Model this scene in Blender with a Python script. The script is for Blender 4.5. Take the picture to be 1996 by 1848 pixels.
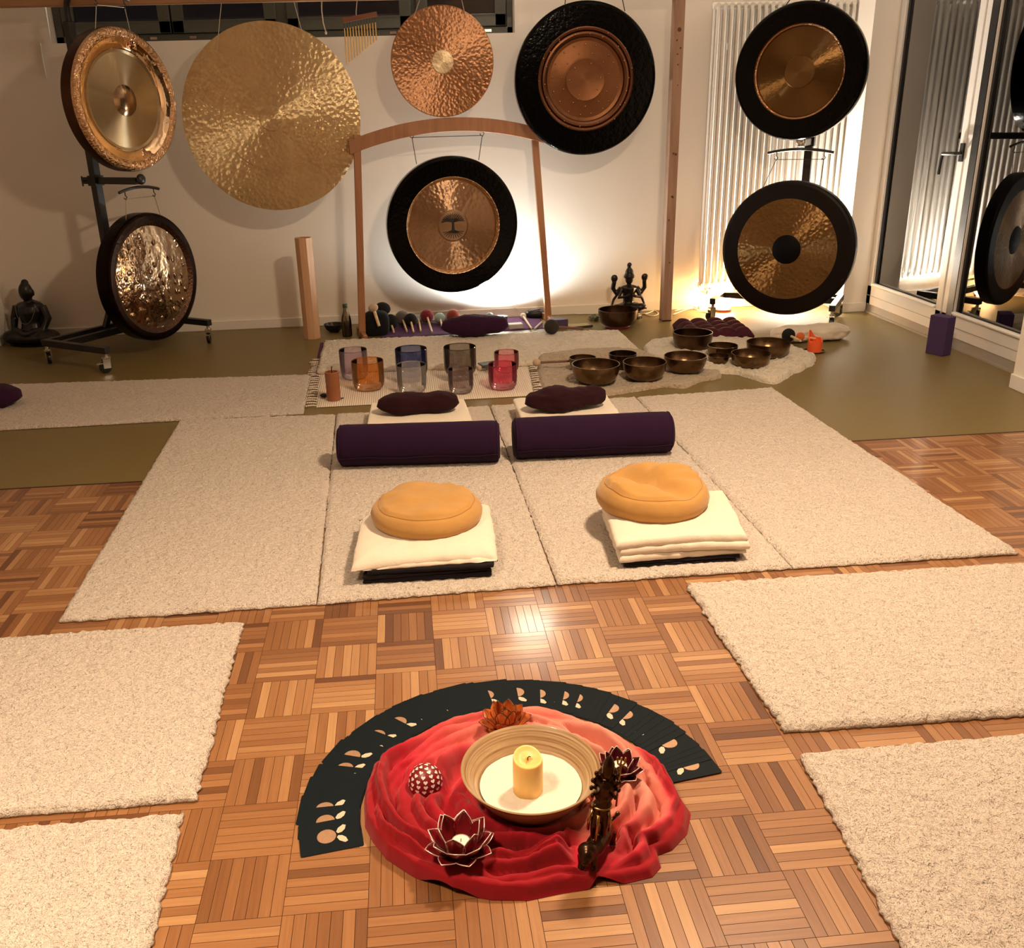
import bpy, math, random
from mathutils import Vector, Matrix, noise
sc = bpy.context.scene
for o in list(bpy.data.objects): bpy.data.objects.remove(o)
PI = math.pi
# ---------------------------------------------------------------- camera
FPX, YAW, PITCH, ROLL = 1839.2579, 0.0779, 0.3757, -0.0296
CAM = Vector((0.2959, -2.4960, 1.3876)); PPX, PPY = 944.51, 943.50
_f = Vector((math.sin(YAW)*math.cos(PITCH), math.cos(YAW)*math.cos(PITCH), -math.sin(PITCH)))
_r = Vector((math.cos(YAW), -math.sin(YAW), 0)); _u = _r.cross(_f)
_R = _r*math.cos(ROLL)+_u*math.sin(ROLL); _U = -_r*math.sin(ROLL)+_u*math.cos(ROLL)
cd = bpy.data.cameras.new('camera'); cam = bpy.data.objects.new('camera', cd); sc.collection.objects.link(cam)
m = Matrix((_R, _U, -_f)).transposed().to_4x4(); m.translation = CAM; cam.matrix_world = m
cd.sensor_width = 36; cd.sensor_fit = 'HORIZONTAL'; cd.lens = FPX/1996*36
cd.shift_x = (998-PPX)/1996; cd.shift_y = (PPY-924)/1996; cd.clip_start = .05
sc.camera = cam
# pixel of the photograph -> direction -> point on a known plane
def ray(x, y): return _R*((x-PPX)/FPX) - _U*((y-PPY)/FPX) + _f
def F(x, y, z=0.0):
    d = ray(x, y); return CAM + d*((z-CAM.z)/d.z)
def AY(x, y, Y):
    d = ray(x, y); return CAM + d*((Y-CAM.y)/d.y)
def S(P): return (Vector(P)-CAM).dot(_f)/FPX            # metres per pixel at P
def dep(P):                                              # depression angle at P
    d = Vector(P)-CAM; return math.atan2(-d.z, math.hypot(d.x, d.y))
def px(P):
    d = Vector(P)-CAM; z = d.dot(_f); return PPX+FPX*d.dot(_R)/z, PPY-FPX*d.dot(_U)/z
# ---------------------------------------------------------------- world, view, lights
w = bpy.data.worlds.new('world'); sc.world = w; w.use_nodes = True
w.node_tree.nodes['Background'].inputs[0].default_value = (.006, .007, .010, 1)
w.node_tree.nodes['Background'].inputs[1].default_value = 0.4
sc.view_settings.view_transform = 'Standard'; sc.view_settings.look = 'None'
sc.view_settings.gamma = 1; sc.view_settings.use_curve_mapping = False
sc.view_settings.exposure = 0.5
def light(name, kind, loc, power, col, size=.1, aim=None, spot=None, blend=.6):
    l = bpy.data.lights.new(name, kind); l.energy = power; l.color = col
    if kind == 'AREA': l.size = size; l.shape = 'DISK'
    else: l.shadow_soft_size = size
    if spot: l.spot_size = spot; l.spot_blend = blend
    o = bpy.data.objects.new(name, l); sc.collection.objects.link(o); o.location = loc
    if aim is not None: o.rotation_euler = (Vector(aim)-Vector(loc)).to_track_quat('-Z', 'Y').to_euler()
    return o
WARM = (1, .745, .50)
light('ceiling_light', 'AREA', (1.5, .0, 2.58), 74, WARM, .30, (1.5, .0, 0))
light('ceiling_light_rear', 'AREA', (-.7, -1.5, 2.58), 30, WARM, .45, (-.7, -1.5, 0)).data.spread = 2.0
light('floor_uplight_gong', 'SPOT', (.96, 4.07, .075), 48, (.95, 1, .97), .03, (.96, 4.14, 2.0), 3.0, .45)
light('floor_uplight_corner', 'SPOT', (3.06, 4.06, .10), 210, (1, .90, .78), .03, (2.98, 4.12, 2.0), 2.9, .5)
# ---------------------------------------------------------------- mesh helpers
COL = sc.collection
class MB:
    def __init__(s): s.v = []; s.f = []; s.m = []
    def add(s, vs, fs, mi=0):
        b = len(s.v); s.v += [tuple(v) for v in vs]; s.f += [tuple(i+b for i in f) for f in fs]; s.m += [mi]*len(fs); return b
    def box(s, c, d, rz=0, mi=0):
        x, y, z = d[0]/2, d[1]/2, d[2]/2; R = Matrix.Rotation(rz, 3, 'Z'); c = Vector(c)
        vs = [c+R@Vector((i*x, j*y, k*z)) for k in (-1, 1) for j in (-1, 1) for i in (-1, 1)]
        s.add(vs, [(0, 2, 3, 1), (4, 5, 7, 6), (0, 1, 5, 4), (2, 6, 7, 3), (0, 4, 6, 2), (1, 3, 7, 5)], mi); return s
    def bb(s, a, b, mi=0):
        return s.box([(a[i]+b[i])/2 for i in range(3)], [abs(b[i]-a[i]) for i in range(3)], 0, mi)
    def beam(s, a, b, wd, ht, mi=0):                        # square bar from a to b
        a = Vector(a); b = Vector(b); d = (b-a).normalized(); up = Vector((0, 0, 1))
        if abs(d.z) > .95: up = Vector((0, 1, 0))
        x = d.cross(up).normalized(); y = x.cross(d)
        vs = [p+x*(i*wd/2)+y*(j*ht/2) for p in (a, b) for j in (-1, 1) for i in (-1, 1)]
        s.add(vs, [(0, 2, 3, 1), (4, 5, 7, 6), (0, 1, 5, 4), (2, 6, 7, 3), (0, 4, 6, 2), (1, 3, 7, 5)], mi); return s
    def tube(s, pts, r, n=8, closed=False, mi=0, flat=1.0):
        P = [Vector(p) for p in pts]; N = len(P); rr = r if isinstance(r, (list, tuple)) else [r]*N
        vs = []; prev = None
        for i in range(N):
            a = P[(i-1) % N] if (closed or i) else P[0]; b = P[(i+1) % N] if (closed or i < N-1) else P[-1]
            t = (b-a).normalized()
            if prev is None:
                up = Vector((0, 0, 1)) if abs(t.z) < .9 else Vector((1, 0, 0)); x = t.cross(up).normalized()
            else:
                x = prev-t*prev.dot(t); x = x.normalized() if x.length > 1e-6 else t.orthogonal().normalized()
            prev = x; y = t.cross(x)
            for k in range(n):
                q = 2*PI*k/n; vs.append(P[i]+(x*math.cos(q)+y*math.sin(q)*flat)*rr[i])
        fs = []; M = N if closed else N-1
        for i in range(M):
            for k in range(n):
                a = i*n+k; b = i*n+(k+1) % n; c = ((i+1) % N)*n+(k+1) % n; d = ((i+1) % N)*n+k
                fs.append((a, b, c, d))
        if not closed: fs.append(tuple(range(n))[::-1]); fs.append(tuple((N-1)*n+k for k in range(n)))
        s.add(vs, fs, mi); return s
    def lathe(s, prof, n=48, mi=0, M=None, mis=None, wob=None):   # prof: (r, z); r 0 closes
        vs = []; fs = []; fm = []; idx = []
        for j, (r, z) in enumerate(prof):
            if r < 1e-6: idx.append([len(vs)]*n); vs.append(Vector((0, 0, z)))
            else:
                idx.append(list(range(len(vs), len(vs)+n)))
                for k in range(n):
                    q = 2*PI*k/n; rr = r*(wob(q, z) if wob else 1)
                    vs.append(Vector((rr*math.cos(q), rr*math.sin(q), z)))
        for j in range(len(prof)-1):
            a, b = idx[j], idx[j+1]
            for k in range(n):
                k2 = (k+1) % n; f = [a[k], a[k2], b[k2], b[k]]
                g = []
                for i in f:
                    if i not in g: g.append(i)
                if len(g) > 2: fs.append(tuple(g)); fm.append(mis[j] if mis else mi)
        if M is not None: vs = [M@v for v in vs]
        b = s.add(vs, fs, mi)
        s.m[len(s.m)-len(fs):] = fm; return s
    def ell(s, c, r, nu=16, nv=10, mi=0, M=None, e=1.0):
        c = Vector(c); vs = []; sp = lambda t: math.copysign(abs(t)**e, t)
        for j in range(nv+1):
            a = -PI/2+PI*j/nv
            for i in range(nu):
                q = 2*PI*i/nu; v = Vector((r[0]*sp(math.cos(a))*sp(math.cos(q)), r[1]*sp(math.cos(a))*sp(math.sin(q)), r[2]*sp(math.sin(a))))
                vs.append(c+(M@v if M is not None else v))
        fs = [(j*nu+i, j*nu+(i+1) % nu, (j+1)*nu+(i+1) % nu, (j+1)*nu+i) for j in range(nv) for i in range(nu)]
        s.add(vs, fs, mi); return s
    def prism(s, poly, z0, z1, mi=0, M=None):
        n = len(poly); vs = [Vector((p[0], p[1], z0)) for p in poly]+[Vector((p[0], p[1], z1)) for p in poly]
        if M is not None: vs = [M@v for v in vs]
        s.add(vs, [tuple(range(n))[::-1], tuple(range(n, 2*n))]+[(i, (i+1) % n, n+(i+1) % n, n+i) for i in range(n)], mi); return s
    def grid(s, fn, nu, nv, mi=0, closed_u=False):
        vs = [fn(i/(nu if closed_u else nu-1), j/(nv-1)) for j in range(nv) for i in range(nu)]
        M = nu if closed_u else nu-1
        s.add(vs, [(j*nu+i, j*nu+(i+1) % nu, (j+1)*nu+(i+1) % nu, (j+1)*nu+i) for j in range(nv-1) for i in range(M)], mi); return s
    def xf(s, M, start=0):
        for i in range(start, len(s.v)): s.v[i] = tuple(M@Vector(s.v[i]))
        return s
    def mesh(s, name, mats, smooth=None):
        me = bpy.data.meshes.new(name); me.from_pydata(s.v, [], s.f)
        for mt in (mats if isinstance(mats, (list, tuple)) else [mats]): me.materials.append(mt)
        if max(s.m or [0]) > 0: me.polygons.foreach_set('material_index', s.m)
        me.validate()
        if smooth is not None:
            me.polygons.foreach_set('use_smooth', [True]*len(me.polygons))
            if smooth < 179: me.set_sharp_from_angle(angle=math.radians(smooth))
        me.update(); return me
def link(name, data, parent=None, loc=None, rz=0):
    o = bpy.data.objects.new(name, data); COL.objects.link(o)
    if parent is not None: o.parent = parent
    if loc is not None: o.location = loc
    if rz: o.rotation_euler = (0, 0, rz)
    return o
def part(name, mb, mat, parent, smooth=40, loc=None, bev=0):
    o = link(name, mb.mesh(name, mat, smooth), parent, loc)
    if bev:
        b = o.modifiers.new('bevel', 'BEVEL'); b.width = bev; b.segments = 2; b.limit_method = 'ANGLE'
    return o
def tag(o, label, cat, group=None):
    o['label'] = label; o['category'] = cat
    if group: o['group'] = group
    return o
def thing(name, label, cat, loc=(0, 0, 0), rz=0, group=None):
    o = link(name, None, None, loc, rz); o.empty_display_size = .05; return tag(o, label, cat, group)
def solo(name, mb, mat, label, cat, loc=(0, 0, 0), rz=0, group=None, smooth=40, bev=0):
    o = part(name, mb, mat, None, smooth, loc, bev); o.rotation_euler = (0, 0, rz); return tag(o, label, cat, group)
def struct(name, mb, mat, smooth=None, label=None, bev=0):
    o = part(name, mb, mat, None, smooth, None, bev); o['kind'] = 'structure'
    if label: o['label'] = label
    return o
def N3(x, y, z=0.0): return noise.noise(Vector((x, y, z)))
def lerp(a, b, t): return a+(b-a)*t
def sm(a, b, x):
    t = max(0, min(1, (x-a)/(b-a))); return t*t*(3-2*t)
# ---------------------------------------------------------------- materials
MATS = {}
class NT:
    def __init__(s, name):
        s.mat = bpy.data.materials.new(name); s.mat.use_nodes = True; s.t = s.mat.node_tree; s.b = s.t.nodes['Principled BSDF']; s.out = s.t.nodes['Material Output']
    def n(s, typ, **kw):
        nd = s.t.nodes.new(typ)
        for k, v in kw.items():
            if k in nd.inputs.keys(): nd.inputs[k].default_value = v
            else: setattr(nd, k, v)
        return nd
    def l(s, a, b): s.t.links.new(a, b)
    def coord(s, kind='Object', scale=(1, 1, 1)):
        c = s.n('ShaderNodeTexCoord'); mp = s.n('ShaderNodeMapping'); mp.inputs['Scale'].default_value = scale
        s.l(c.outputs[kind], mp.inputs['Vector']); return mp.outputs['Vector']
    def noise(s, vec, scale, detail=3, rough=.5):
        t = s.n('ShaderNodeTexNoise'); t.inputs['Scale'].default_value = scale; t.inputs['Detail'].default_value = detail; t.inputs['Roughness'].default_value = rough
        if vec is not None: s.l(vec, t.inputs['Vector'])
        return t.outputs['Fac']
    def ramp(s, fac, stops):
        r = s.n('ShaderNodeValToRGB'); e = r.color_ramp.elements
        while len(e) < len(stops): e.new(.5)
        for i, (p, c) in enumerate(stops): e[i].position = p; e[i].color = (c[0], c[1], c[2], 1)
        s.l(fac, r.inputs['Fac']); return r.outputs['Color']
    def mix(s, fac, a, b, typ='MIX'):
        mx = s.n('ShaderNodeMix'); mx.data_type = 'RGBA'; mx.blend_type = typ
        for v, i in ((fac, 0), (a, 6), (b, 7)):
            if hasattr(v, 'links'): s.l(v, mx.inputs[i])
            elif i == 0: mx.inputs[0].default_value = v
            else: mx.inputs[i].default_value = (v[0], v[1], v[2], 1)
        return mx.outputs[2]
    def bump(s, h, strength, dist, prev=None):
        b = s.n('ShaderNodeBump'); b.inputs['Strength'].default_value = strength; b.inputs['Distance'].default_value = dist
        s.l(h, b.inputs['Height'])
        if prev is not None: s.l(prev, b.inputs['Normal'])
        return b.outputs['Normal']
    def setp(s, col=None, rough=None, metal=None, normal=None, **kw):
        for v, k in ((col, 'Base Color'), (rough, 'Roughness'), (metal, 'Metallic'), (normal, 'Normal')):
            if v is None: continue
            if hasattr(v, 'links'): s.l(v, s.b.inputs[k])
            elif k == 'Base Color': s.b.inputs[k].default_value = (v[0], v[1], v[2], 1)
            else: s.b.inputs[k].default_value = v
        for k, v in kw.items():
            i = s.b.inputs[k.replace('_', ' ')]
            if hasattr(v, 'links'): s.l(v, i)
            elif isinstance(v, tuple) and len(i.default_value) == 4: i.default_value = (*v, 1)
            else: i.default_value = v
        return s.mat
def plain(name, col, rough=.5, metal=0, var=0, vs=8, bump=0, bs=40, bd=.002, **kw):
    t = NT(name); c = col; nrm = None
    if var or bump: v = t.coord()
    if var: c = t.mix(t.noise(v, vs, 4, .6), [x*(1-var) for x in col], [min(1, x*(1+var)) for x in col])
    if bump: nrm = t.bump(t.noise(v, bs, 4, .6), bump, bd)
    MATS[name] = t.setp(c, rough, metal, nrm, **kw); return MATS[name]
def fabric(name, col, var=.15, bs=500, bump=.35, rough=.95, sheen=.25):
    t = NT(name); v = t.coord(); c = t.mix(t.noise(v, 14, 5, .65), [x*(1-var) for x in col], [min(1, x*(1+var)) for x in col])
    nr = t.bump(t.noise(v, 25, 4, .6), .25, .006); nr = t.bump(t.noise(v, bs, 2, .5), bump, .001, nr)
    return t.setp(c, rough, 0, nr, Sheen_Weight=sheen if max(col) > .1 else .03, Sheen_Roughness=.5, Specular_IOR_Level=.2)
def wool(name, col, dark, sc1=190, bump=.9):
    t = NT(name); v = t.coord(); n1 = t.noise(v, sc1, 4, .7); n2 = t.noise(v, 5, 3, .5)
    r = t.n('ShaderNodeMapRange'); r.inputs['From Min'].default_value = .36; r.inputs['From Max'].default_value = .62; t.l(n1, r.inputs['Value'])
    c = t.mix(r.outputs[0], dark, col); c = t.mix(n2, c, [x*.94 for x in col])  # gaps between tufts coloured darker, standing in for shade in the pile
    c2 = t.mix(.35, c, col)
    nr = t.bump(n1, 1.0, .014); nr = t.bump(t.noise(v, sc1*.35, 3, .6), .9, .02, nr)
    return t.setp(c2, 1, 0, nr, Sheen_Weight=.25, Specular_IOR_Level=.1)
def wood(name, c1, c2, axis='z', rough=.5, sc1=9, coat=0):
    t = NT(name); s = {'x': (1.2, 14, 14), 'y': (14, 1.2, 14), 'z': (14, 14, 1.2)}[axis]
    v = t.coord('Object', s); n1 = t.noise(v, sc1*.5, 6, .65)
    c = t.ramp(n1, [(.25, c1), (.75, c2)])
    return t.setp(c, rough, 0, t.bump(n1, .12, .002), Coat_Weight=coat)
def bronze(name, col, rough, aniso=.85, nscale=30, nstr=.3, nd=.003, var=.25, vor=0, dark=None, radial=True, ham=None):
    t = NT(name); v = t.coord(); n1 = t.noise(v, 6, 4, .6)
    c = t.mix(n1, [x*(1-var) for x in col], [min(1, x*(1+var)) for x in col])
    h = t.noise(v, nscale, 3, .55); nr = t.bump(h, nstr, nd)
    if vor:
        vo = t.n('ShaderNodeTexVoronoi'); vo.inputs['Scale'].default_value = vor; t.l(v, vo.inputs['Vector'])
        r = t.n('ShaderNodeMapRange'); r.inputs['From Min'].default_value = 0; r.inputs['From Max'].default_value = .35; r.inputs['To Min'].default_value = 1; r.inputs['To Max'].default_value = 0
        t.l(vo.outputs['Distance'], r.inputs['Value']); nr = t.bump(r.outputs['Result'], .7, .006, nr)
    if ham:
        vo = t.n('ShaderNodeTexVoronoi'); vo.feature = 'SMOOTH_F1'; vo.inputs['Scale'].default_value = ham[0]; vo.inputs['Smoothness'].default_value = .6; t.l(v, vo.inputs['Vector']); nr = t.bump(vo.outputs['Distance'], 1, ham[1], nr)
    if radial:
        tg = t.n('ShaderNodeTangent'); tg.direction_type = 'RADIAL'; tg.axis = 'Y'; t.l(tg.outputs[0], t.b.inputs['Tangent'])
        t.b.inputs['Anisotropic'].default_value = aniso; t.b.inputs['Anisotropic Rotation'].default_value = .25
    return t.setp(c, rough, 1, nr)
# ================================================================ THE ROOM
t = NT('wall_paint'); v = t.coord()
M_WALL = t.setp(t.mix(t.noise(v, 3, 4, .6), (.84, .775, .69), (.87, .81, .73)), .85, 0, t.bump(t.noise(v, 220, 3, .6), .25, .0015))
M_TRIM = plain('white_trim', (.80, .76, .70), .45)
M_PVC = plain('door_plastic', (.66, .63, .59), .35)
M_DARKFRAME = plain('dark_window_frame', (.10, .112, .10), .4)
M_BLACK = plain('black_plastic', (.006, .006, .007), .35)
M_STEEL = plain('black_steel', (.008, .008, .009), .38)
M_CHROME = plain('chrome', (.75, .74, .72), .18, 1)
def glass(name, boost, tint=(.9, .95, .92), dark=1.0):
    t = NT(name); g = t.n('ShaderNodeBsdfGlossy'); g.inputs['Roughness'].default_value = .015
    tr = t.n('ShaderNodeBsdfTransparent'); tr.inputs[0].default_value = (*[x*dark for x in tint], 1)
    fr = t.n('ShaderNodeFresnel'); fr.inputs['IOR'].default_value = 1.5
    mu = t.n('ShaderNodeMath', operation='MULTIPLY'); mu.inputs[1].default_value = boost; mu.use_clamp = True
    mx = t.n('ShaderNodeMixShader'); t.l(fr.outputs[0], mu.inputs[0]); t.l(mu.outputs[0], mx.inputs[0])
    t.l(tr.outputs[0], mx.inputs[1]); t.l(g.outputs[0], mx.inputs[2]); t.l(mx.outputs[0], t.out.inputs[0]); return t.mat
M_PANE = glass('double_glazing', 3.2)
M_NIGHT = glass('window_glazing', 1.6)
# floor: olive vinyl in front of the wall, parquet in the rest
YV = 1.262; B = .16
t = NT('olive_vinyl'); v = t.coord()
M_VINYL = t.setp(t.mix(t.noise(v, 60, 5, .7), (.150, .108, .033), (.190, .138, .046)), .42, 0, t.bump(t.noise(v, 350, 2, .5), .12, .001))
M_SUB = plain('parquet_joint', (.10, .04, .015), .8)
mb = MB(); mb.bb((-3.2, YV, -.05), (3.75, 4.47, 0)).bb((-3.2, -4.2, -.05), (3.75, YV, -.0025), 1)
floor = struct('floor', mb, [M_VINYL, M_SUB])
t = NT('parquet_wood'); uv = t.n('ShaderNodeUVMap'); mp = t.n('ShaderNodeMapping'); mp.inputs['Scale'].default_value = (6, 130, 1); t.l(uv.outputs[0], mp.inputs[0])
at = t.n('ShaderNodeAttribute', attribute_name='tone')
g1 = t.noise(mp.outputs[0], 1.0, 5, .65)
base = t.ramp(at.outputs['Fac'], [(0, (.125, .046, .016)), (.35, (.235, .098, .034)), (.7, (.325, .152, .058)), (1, (.45, .25, .112))])
c = t.mix(g1, t.mix(1, base, (.62, .56, .5), 'MULTIPLY'), t.mix(1, base, (1.25, 1.25, 1.25), 'MULTIPLY'))
M_PARQ = t.setp(c, .36, 0, t.bump(g1, .10, .001), Coat_Weight=.55, Coat_Roughness=.12)
def strip_geo(L, W, tone, seed):
    e = .00012; q = .00045; vs = []; x, y = L/2-e, W/2-e
    for (a, b, z) in ((x, y, -.0026), (x-q*.3, y-q*.3, -.0006), (x-q, y-q, 0)):
        vs += [(-a, -b, z), (a, -b, z), (a, b, z), (-a, b, z)]
    fs = [(8, 9, 10, 11)]+[(r*4+k, r*4+(k+1) % 4, r*4+4+(k+1) % 4, r*4+4+k) for r in (0, 1) for k in range(4)]
    return vs, fs
def strip_mesh(name, items):
    """items: (cx, cy, L, W, along_y, tone, seed); one mesh with tone attribute and uv along the grain"""
    V = []; Fc = []; tn = []; uvv = []
    for cx, cy, L, W, ay, tone, seed in items:
        vs, fs = strip_geo(L, W, tone, seed); b = len(V); rr = random.Random(seed); ou, ov = rr.random()*9, rr.random()*9
        for (a, c2, z) in vs:
            V.append((cx+(-c2 if ay else a), cy+(a if ay else c2), z)); uvv.append((a+ou, c2+ov))
        for f in fs: Fc.append(tuple(i+b for i in f)); tn.append(tone)
    me = bpy.data.meshes.new(name); me.from_pydata(V, [], Fc); me.materials.append(M_PARQ); me.materials.append(M_SUB)
    me.polygons.foreach_set('material_index', [0 if i % 9 == 0 else 1 for i in range(len(Fc))])
    ul = me.uv_layers.new(name='UVMap'); fl = []
    for f in Fc:
        for i in f: fl += uvv[i]
    ul.data.foreach_set('uv', fl)
    a = me.attributes.new('tone', 'FLOAT', 'FACE'); a.data.foreach_set('value', tn); me.update(); return me
rnd = random.Random(5); strips = []
for j in range(-8, 27):
    for i in range(-20, 24):
        y1 = -j*B; y0 = y1-B; yt = min(y1, YV); x0 = i*B
        if x0 > 3.36: continue
        hor = (i+j) % 2 == 0; bt = rnd.gauss(.52, .09)
        for k in range(7):
            tone = max(0, min(1, bt+rnd.gauss(0, .22)+(rnd.random() < .07)*-.3+(rnd.random() < .08)*.25))
            if hor:
                h = (yt-y0)/7; strips.append((x0+B/2, y0+h*(k+.5), B, h, False, tone, rnd.randrange(10**6)))
            else: strips.append((x0+B/7*(k+.5), (yt+y0)/2, yt-y0, B/7, True, tone, rnd.randrange(10**6)))
def poly_in(P, x, y):
    ins = False; n = len(P)
    for i in range(n):
        (x1, y1), (x2, y2) = P[i][:2], P[(i+1) % n][:2]
        if (y1 > y) != (y2 > y) and x < (x2-x1)*(y-y1)/(y2-y1)+x1: ins = not ins
    return ins
RUG_PX = {  # foreground and main mats, photo corners (back-left, back-right, front-right, front-left)
    'm1': [(350, 820), (655, 808), (618, 1175), (115, 1210)], 'm2': [(655, 808), (955, 792), (1085, 1137), (618, 1175)],
    'm3': [(955, 792), (1240, 775), (1545, 1105), (1085, 1137)], 'm4': [(1240, 775), (1505, 757), (1985, 1077), (1545, 1105)],
    'l1': [(-420, 1270), (472, 1213), (380, 1556), (-620, 1640)], 'l2': [(-640, 1672), (357, 1583), (150, 2400), (-1300, 2500)],
    'r1': [(1338, 1139), (2240, 1082), (2560, 1352), (1530, 1422)], 'r2': [(1560, 1468), (2600, 1378), (3300, 2050), (2010, 2300)]}
RUGS = {k: [F(*q) for q in v] for k, v in RUG_PX.items()}
def shown(s):
    x, y = s[0], s[1]; u, v = px((x, y, 0))
    if not (-20 < u < 2016 and 0 < v < 1870): return False
    if math.hypot(x-.47, y+.86) < .40: return False
    return not any(poly_in(P, x, y) for P in RUGS.values())
vis = sorted([s for s in strips if shown(s)], key=lambda s: (Vector((s[0], s[1], 0))-CAM).length)
single = set(id(s) for s in vis[:300])
for s in vis[:300]:
    link('parquet_strip', strip_mesh('parquet_strip', [(0, 0, s[2], s[3], False, s[5], s[6])]), floor, (s[0], s[1], 0), PI/2 if s[4] else 0)
o = link('parquet_strips_beyond', strip_mesh('parquet_strips', [s for s in strips if id(s) not in single]), floor); o['kind'] = 'stuff'
mb = MB().bb((-3.2, YV-.002, 0), (3.36, YV+.008, .0012)); struct('trim_1', mb, plain('joint_strip', (.035, .016, .006), .5))
# walls
WY = 4.27
mb = MB().bb((-3.4, WY, 0), (3.75, WY+.2, 1.862)).bb((-3.4, WY, 2.42), (3.75, WY+.2, 2.72)).bb((-3.4, WY, 1.862), (-1.83, WY+.2, 2.42)).bb((1.11, WY, 1.862), (3.75, WY+.2, 2.42)).bb((3.36, 3.91, 0), (3.58, WY, 2.72))
struct('wall_back', mb, M_WALL)
mb = MB().bb((3.36, -4.4, 0), (3.75, 1.93, 2.72)).bb((3.50, 1.93, 2.32), (3.75, 3.91, 2.72)); struct('wall_right', mb, M_WALL)
struct('wall_left', MB().bb((-3.4, -4.4, 0), (-3.2, WY, 2.72)), M_WALL)
struct('wall_rear', MB().bb((-3.2, -4.4, 0), (3.36, -4.2, 2.72)), plain('darkened_rear_wall', (.16, .12, .09), .9))  # unseen rear wall, coloured dark so the gongs mirror a dim room
struct('ceiling', MB().bb((-3.4, -4.4, 2.72), (3.75, 4.47, 2.8)), M_WALL)
def board(name, segs, h=.066, d=.014):
    mb = MB()
    for a, b in segs:
        a = Vector((*a, 0)); b = Vector((*b, 0)); mb.beam(a+Vector((0, 0, h/2)), b+Vector((0, 0, h/2)), d, h)
    struct(name, mb, M_TRIM, bev=.004)
board('baseboard_back', [((-3.2, WY-.007), (3.36, WY-.007))])
board('baseboard_pillar', [((3.345, 3.903), (3.528, 3.903)), ((3.353, 3.903), (3.353, 4.255))])
board('baseboard_right', [((3.353, -4.2), (3.353, 1.93))], .075)
# scuff on the wall above the left statue
mb = MB(); pts = [AY(*q, WY-.001) for q in [(79, 84), (81, 100), (84, 115), (88, 135), (92, 155)]]
mb.tube(pts, [.008, .006, .012, .014, .003], 6, flat=.08)
o = part('scuff', mb, plain('plaster_scuff', (.42, .38, .31), .9), bpy.data.objects['wall_back'], 60)
# window
win = link('window_1', None); win['kind'] = 'structure'; win['label'] = 'dark framed night window high in the white wall'
wx0, wx1, wz0, wz1, wy = -1.83, 1.11, 1.864, 2.42, 4.385
part('window_frame', MB().bb((wx0, wy, wz0), (wx1, wy+.06, wz0+.045)).bb((wx0, wy, wz1-.045), (wx1, wy+.06, wz1)).bb((wx0, wy, wz0), (wx0+.05, wy+.06, wz1)).bb((wx1-.04, wy, wz0), (wx1, wy+.06, wz1)), M_DARKFRAME, win, None, bev=.004)
for a, b in ((-1.775, -1.10), (-1.09, -.43), (-.36, .44), (.475, 1.065)):
    m2 = MB(); z0, z1 = wz0+.048, wz1-.048; f = .075
    m2.bb((a, wy-.02, z0), (b, wy+.04, z0+f)).bb((a, wy-.02, z1-f), (b, wy+.04, z1)).bb((a, wy-.02, z0), (a+f, wy+.04, z1)).bb((b-f, wy-.02, z0), (b, wy+.04, z1))
    s = part('sash', m2, M_DARKFRAME, win, None, bev=.005)
    part('pane', MB().bb((a+f-.005, wy+.01, z0+f-.005), (b-f+.005, wy+.016, z1-f+.005)), M_NIGHT, s, None)
    for hx in (a+.12, b-.12): part('hinge', MB().bb((hx-.022, wy-.012, wz0+.014), (hx+.022, wy+.002, wz0+.03)), M_CHROME, s, None)
for x in (-.43, .44): part('mullion', MB().bb((x, wy, wz0), (x+.07 if x < 0 else x+.035, wy+.05, wz1)), M_DARKFRAME, win, None)
# balcony doors
DX = 3.53
def gdoor(n, y0, y1, stile0, stile1, label):
    d = link('door_%d' % n, None, None, (DX, y0, 0)); d['kind'] = 'structure'; d['label'] = label
    L = y1-y0; f = MB()
    f.bb((0, 0, .057), (.07, L, .19)).bb((0, 0, 2.20), (.07, L, 2.32)).bb((0, L-stile1, .057), (.07, L, 2.32)).bb((0, 0, .057), (.07, stile0, 2.32))
    part('door_frame', f, M_PVC, d, None, bev=.006)
    part('glazing_bead', MB().bb((-.012, stile0, .19), (.02, L-stile1, .208)), M_TRIM, d, None, bev=.006)
    part('seam', MB().bb((-.0015, 0, .118), (.002, L, .122)), plain('seam_grey', (.35, .32, .28), .6), d, None)
    g = MB(); zz = ((stile0, stile0+.022), (L-stile1-.022, L-stile1))
    for a, b in zz: g.bb((.018, a, .2), (.03, b, 2.2))
    part('gasket', g, M_BLACK, d, None)
    part('glass_pane', MB().bb((.03, stile0, .19), (.034, L-stile1, 2.2)), M_PANE, d, None)
    return d
d1 = gdoor(1, 2.955, 3.91, .065, .062, 'white framed glass balcony door beside the radiator')
d2 = gdoor(2, 1.93, 2.945, .17, .12, 'white framed glass balcony door at the right edge')
part('black_band', MB().bb((-.003, 1.015-.118, .06), (.02, 1.015-.052, 2.3)), M_BLACK, d2, None)  # flat black band down the stile of the second door
hd = MB(); hd.bb((-.012, .0, 1.045), (0, .035, 1.145)).tube([(-.01, .018, 1.09), (-.055, .018, 1.09), (-.055, .03, 1.09), (-.055, .135, 1.085)], .010, 8).tube([(-.055, .13, 1.087), (-.055, .14, 1.05), (-.055, .146, .97)], .009, 8)
part('door_handle', hd, M_BLACK, d1, 40)
struct('trim_2', MB().bb((3.535, 1.93, 0), (3.60, 3.91, .057)).bb((3.522, 1.93, 0), (3.536, 3.91, .012)), plain('threshold', (.30, .26, .215), .6))
# balcony beyond the glass, in the dark
struct('floor_balcony', MB().bb((3.76, 0, -.12), (5.6, 5.2, -.06)), plain('balcony_slab', (.10, .10, .10), .8))
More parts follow.
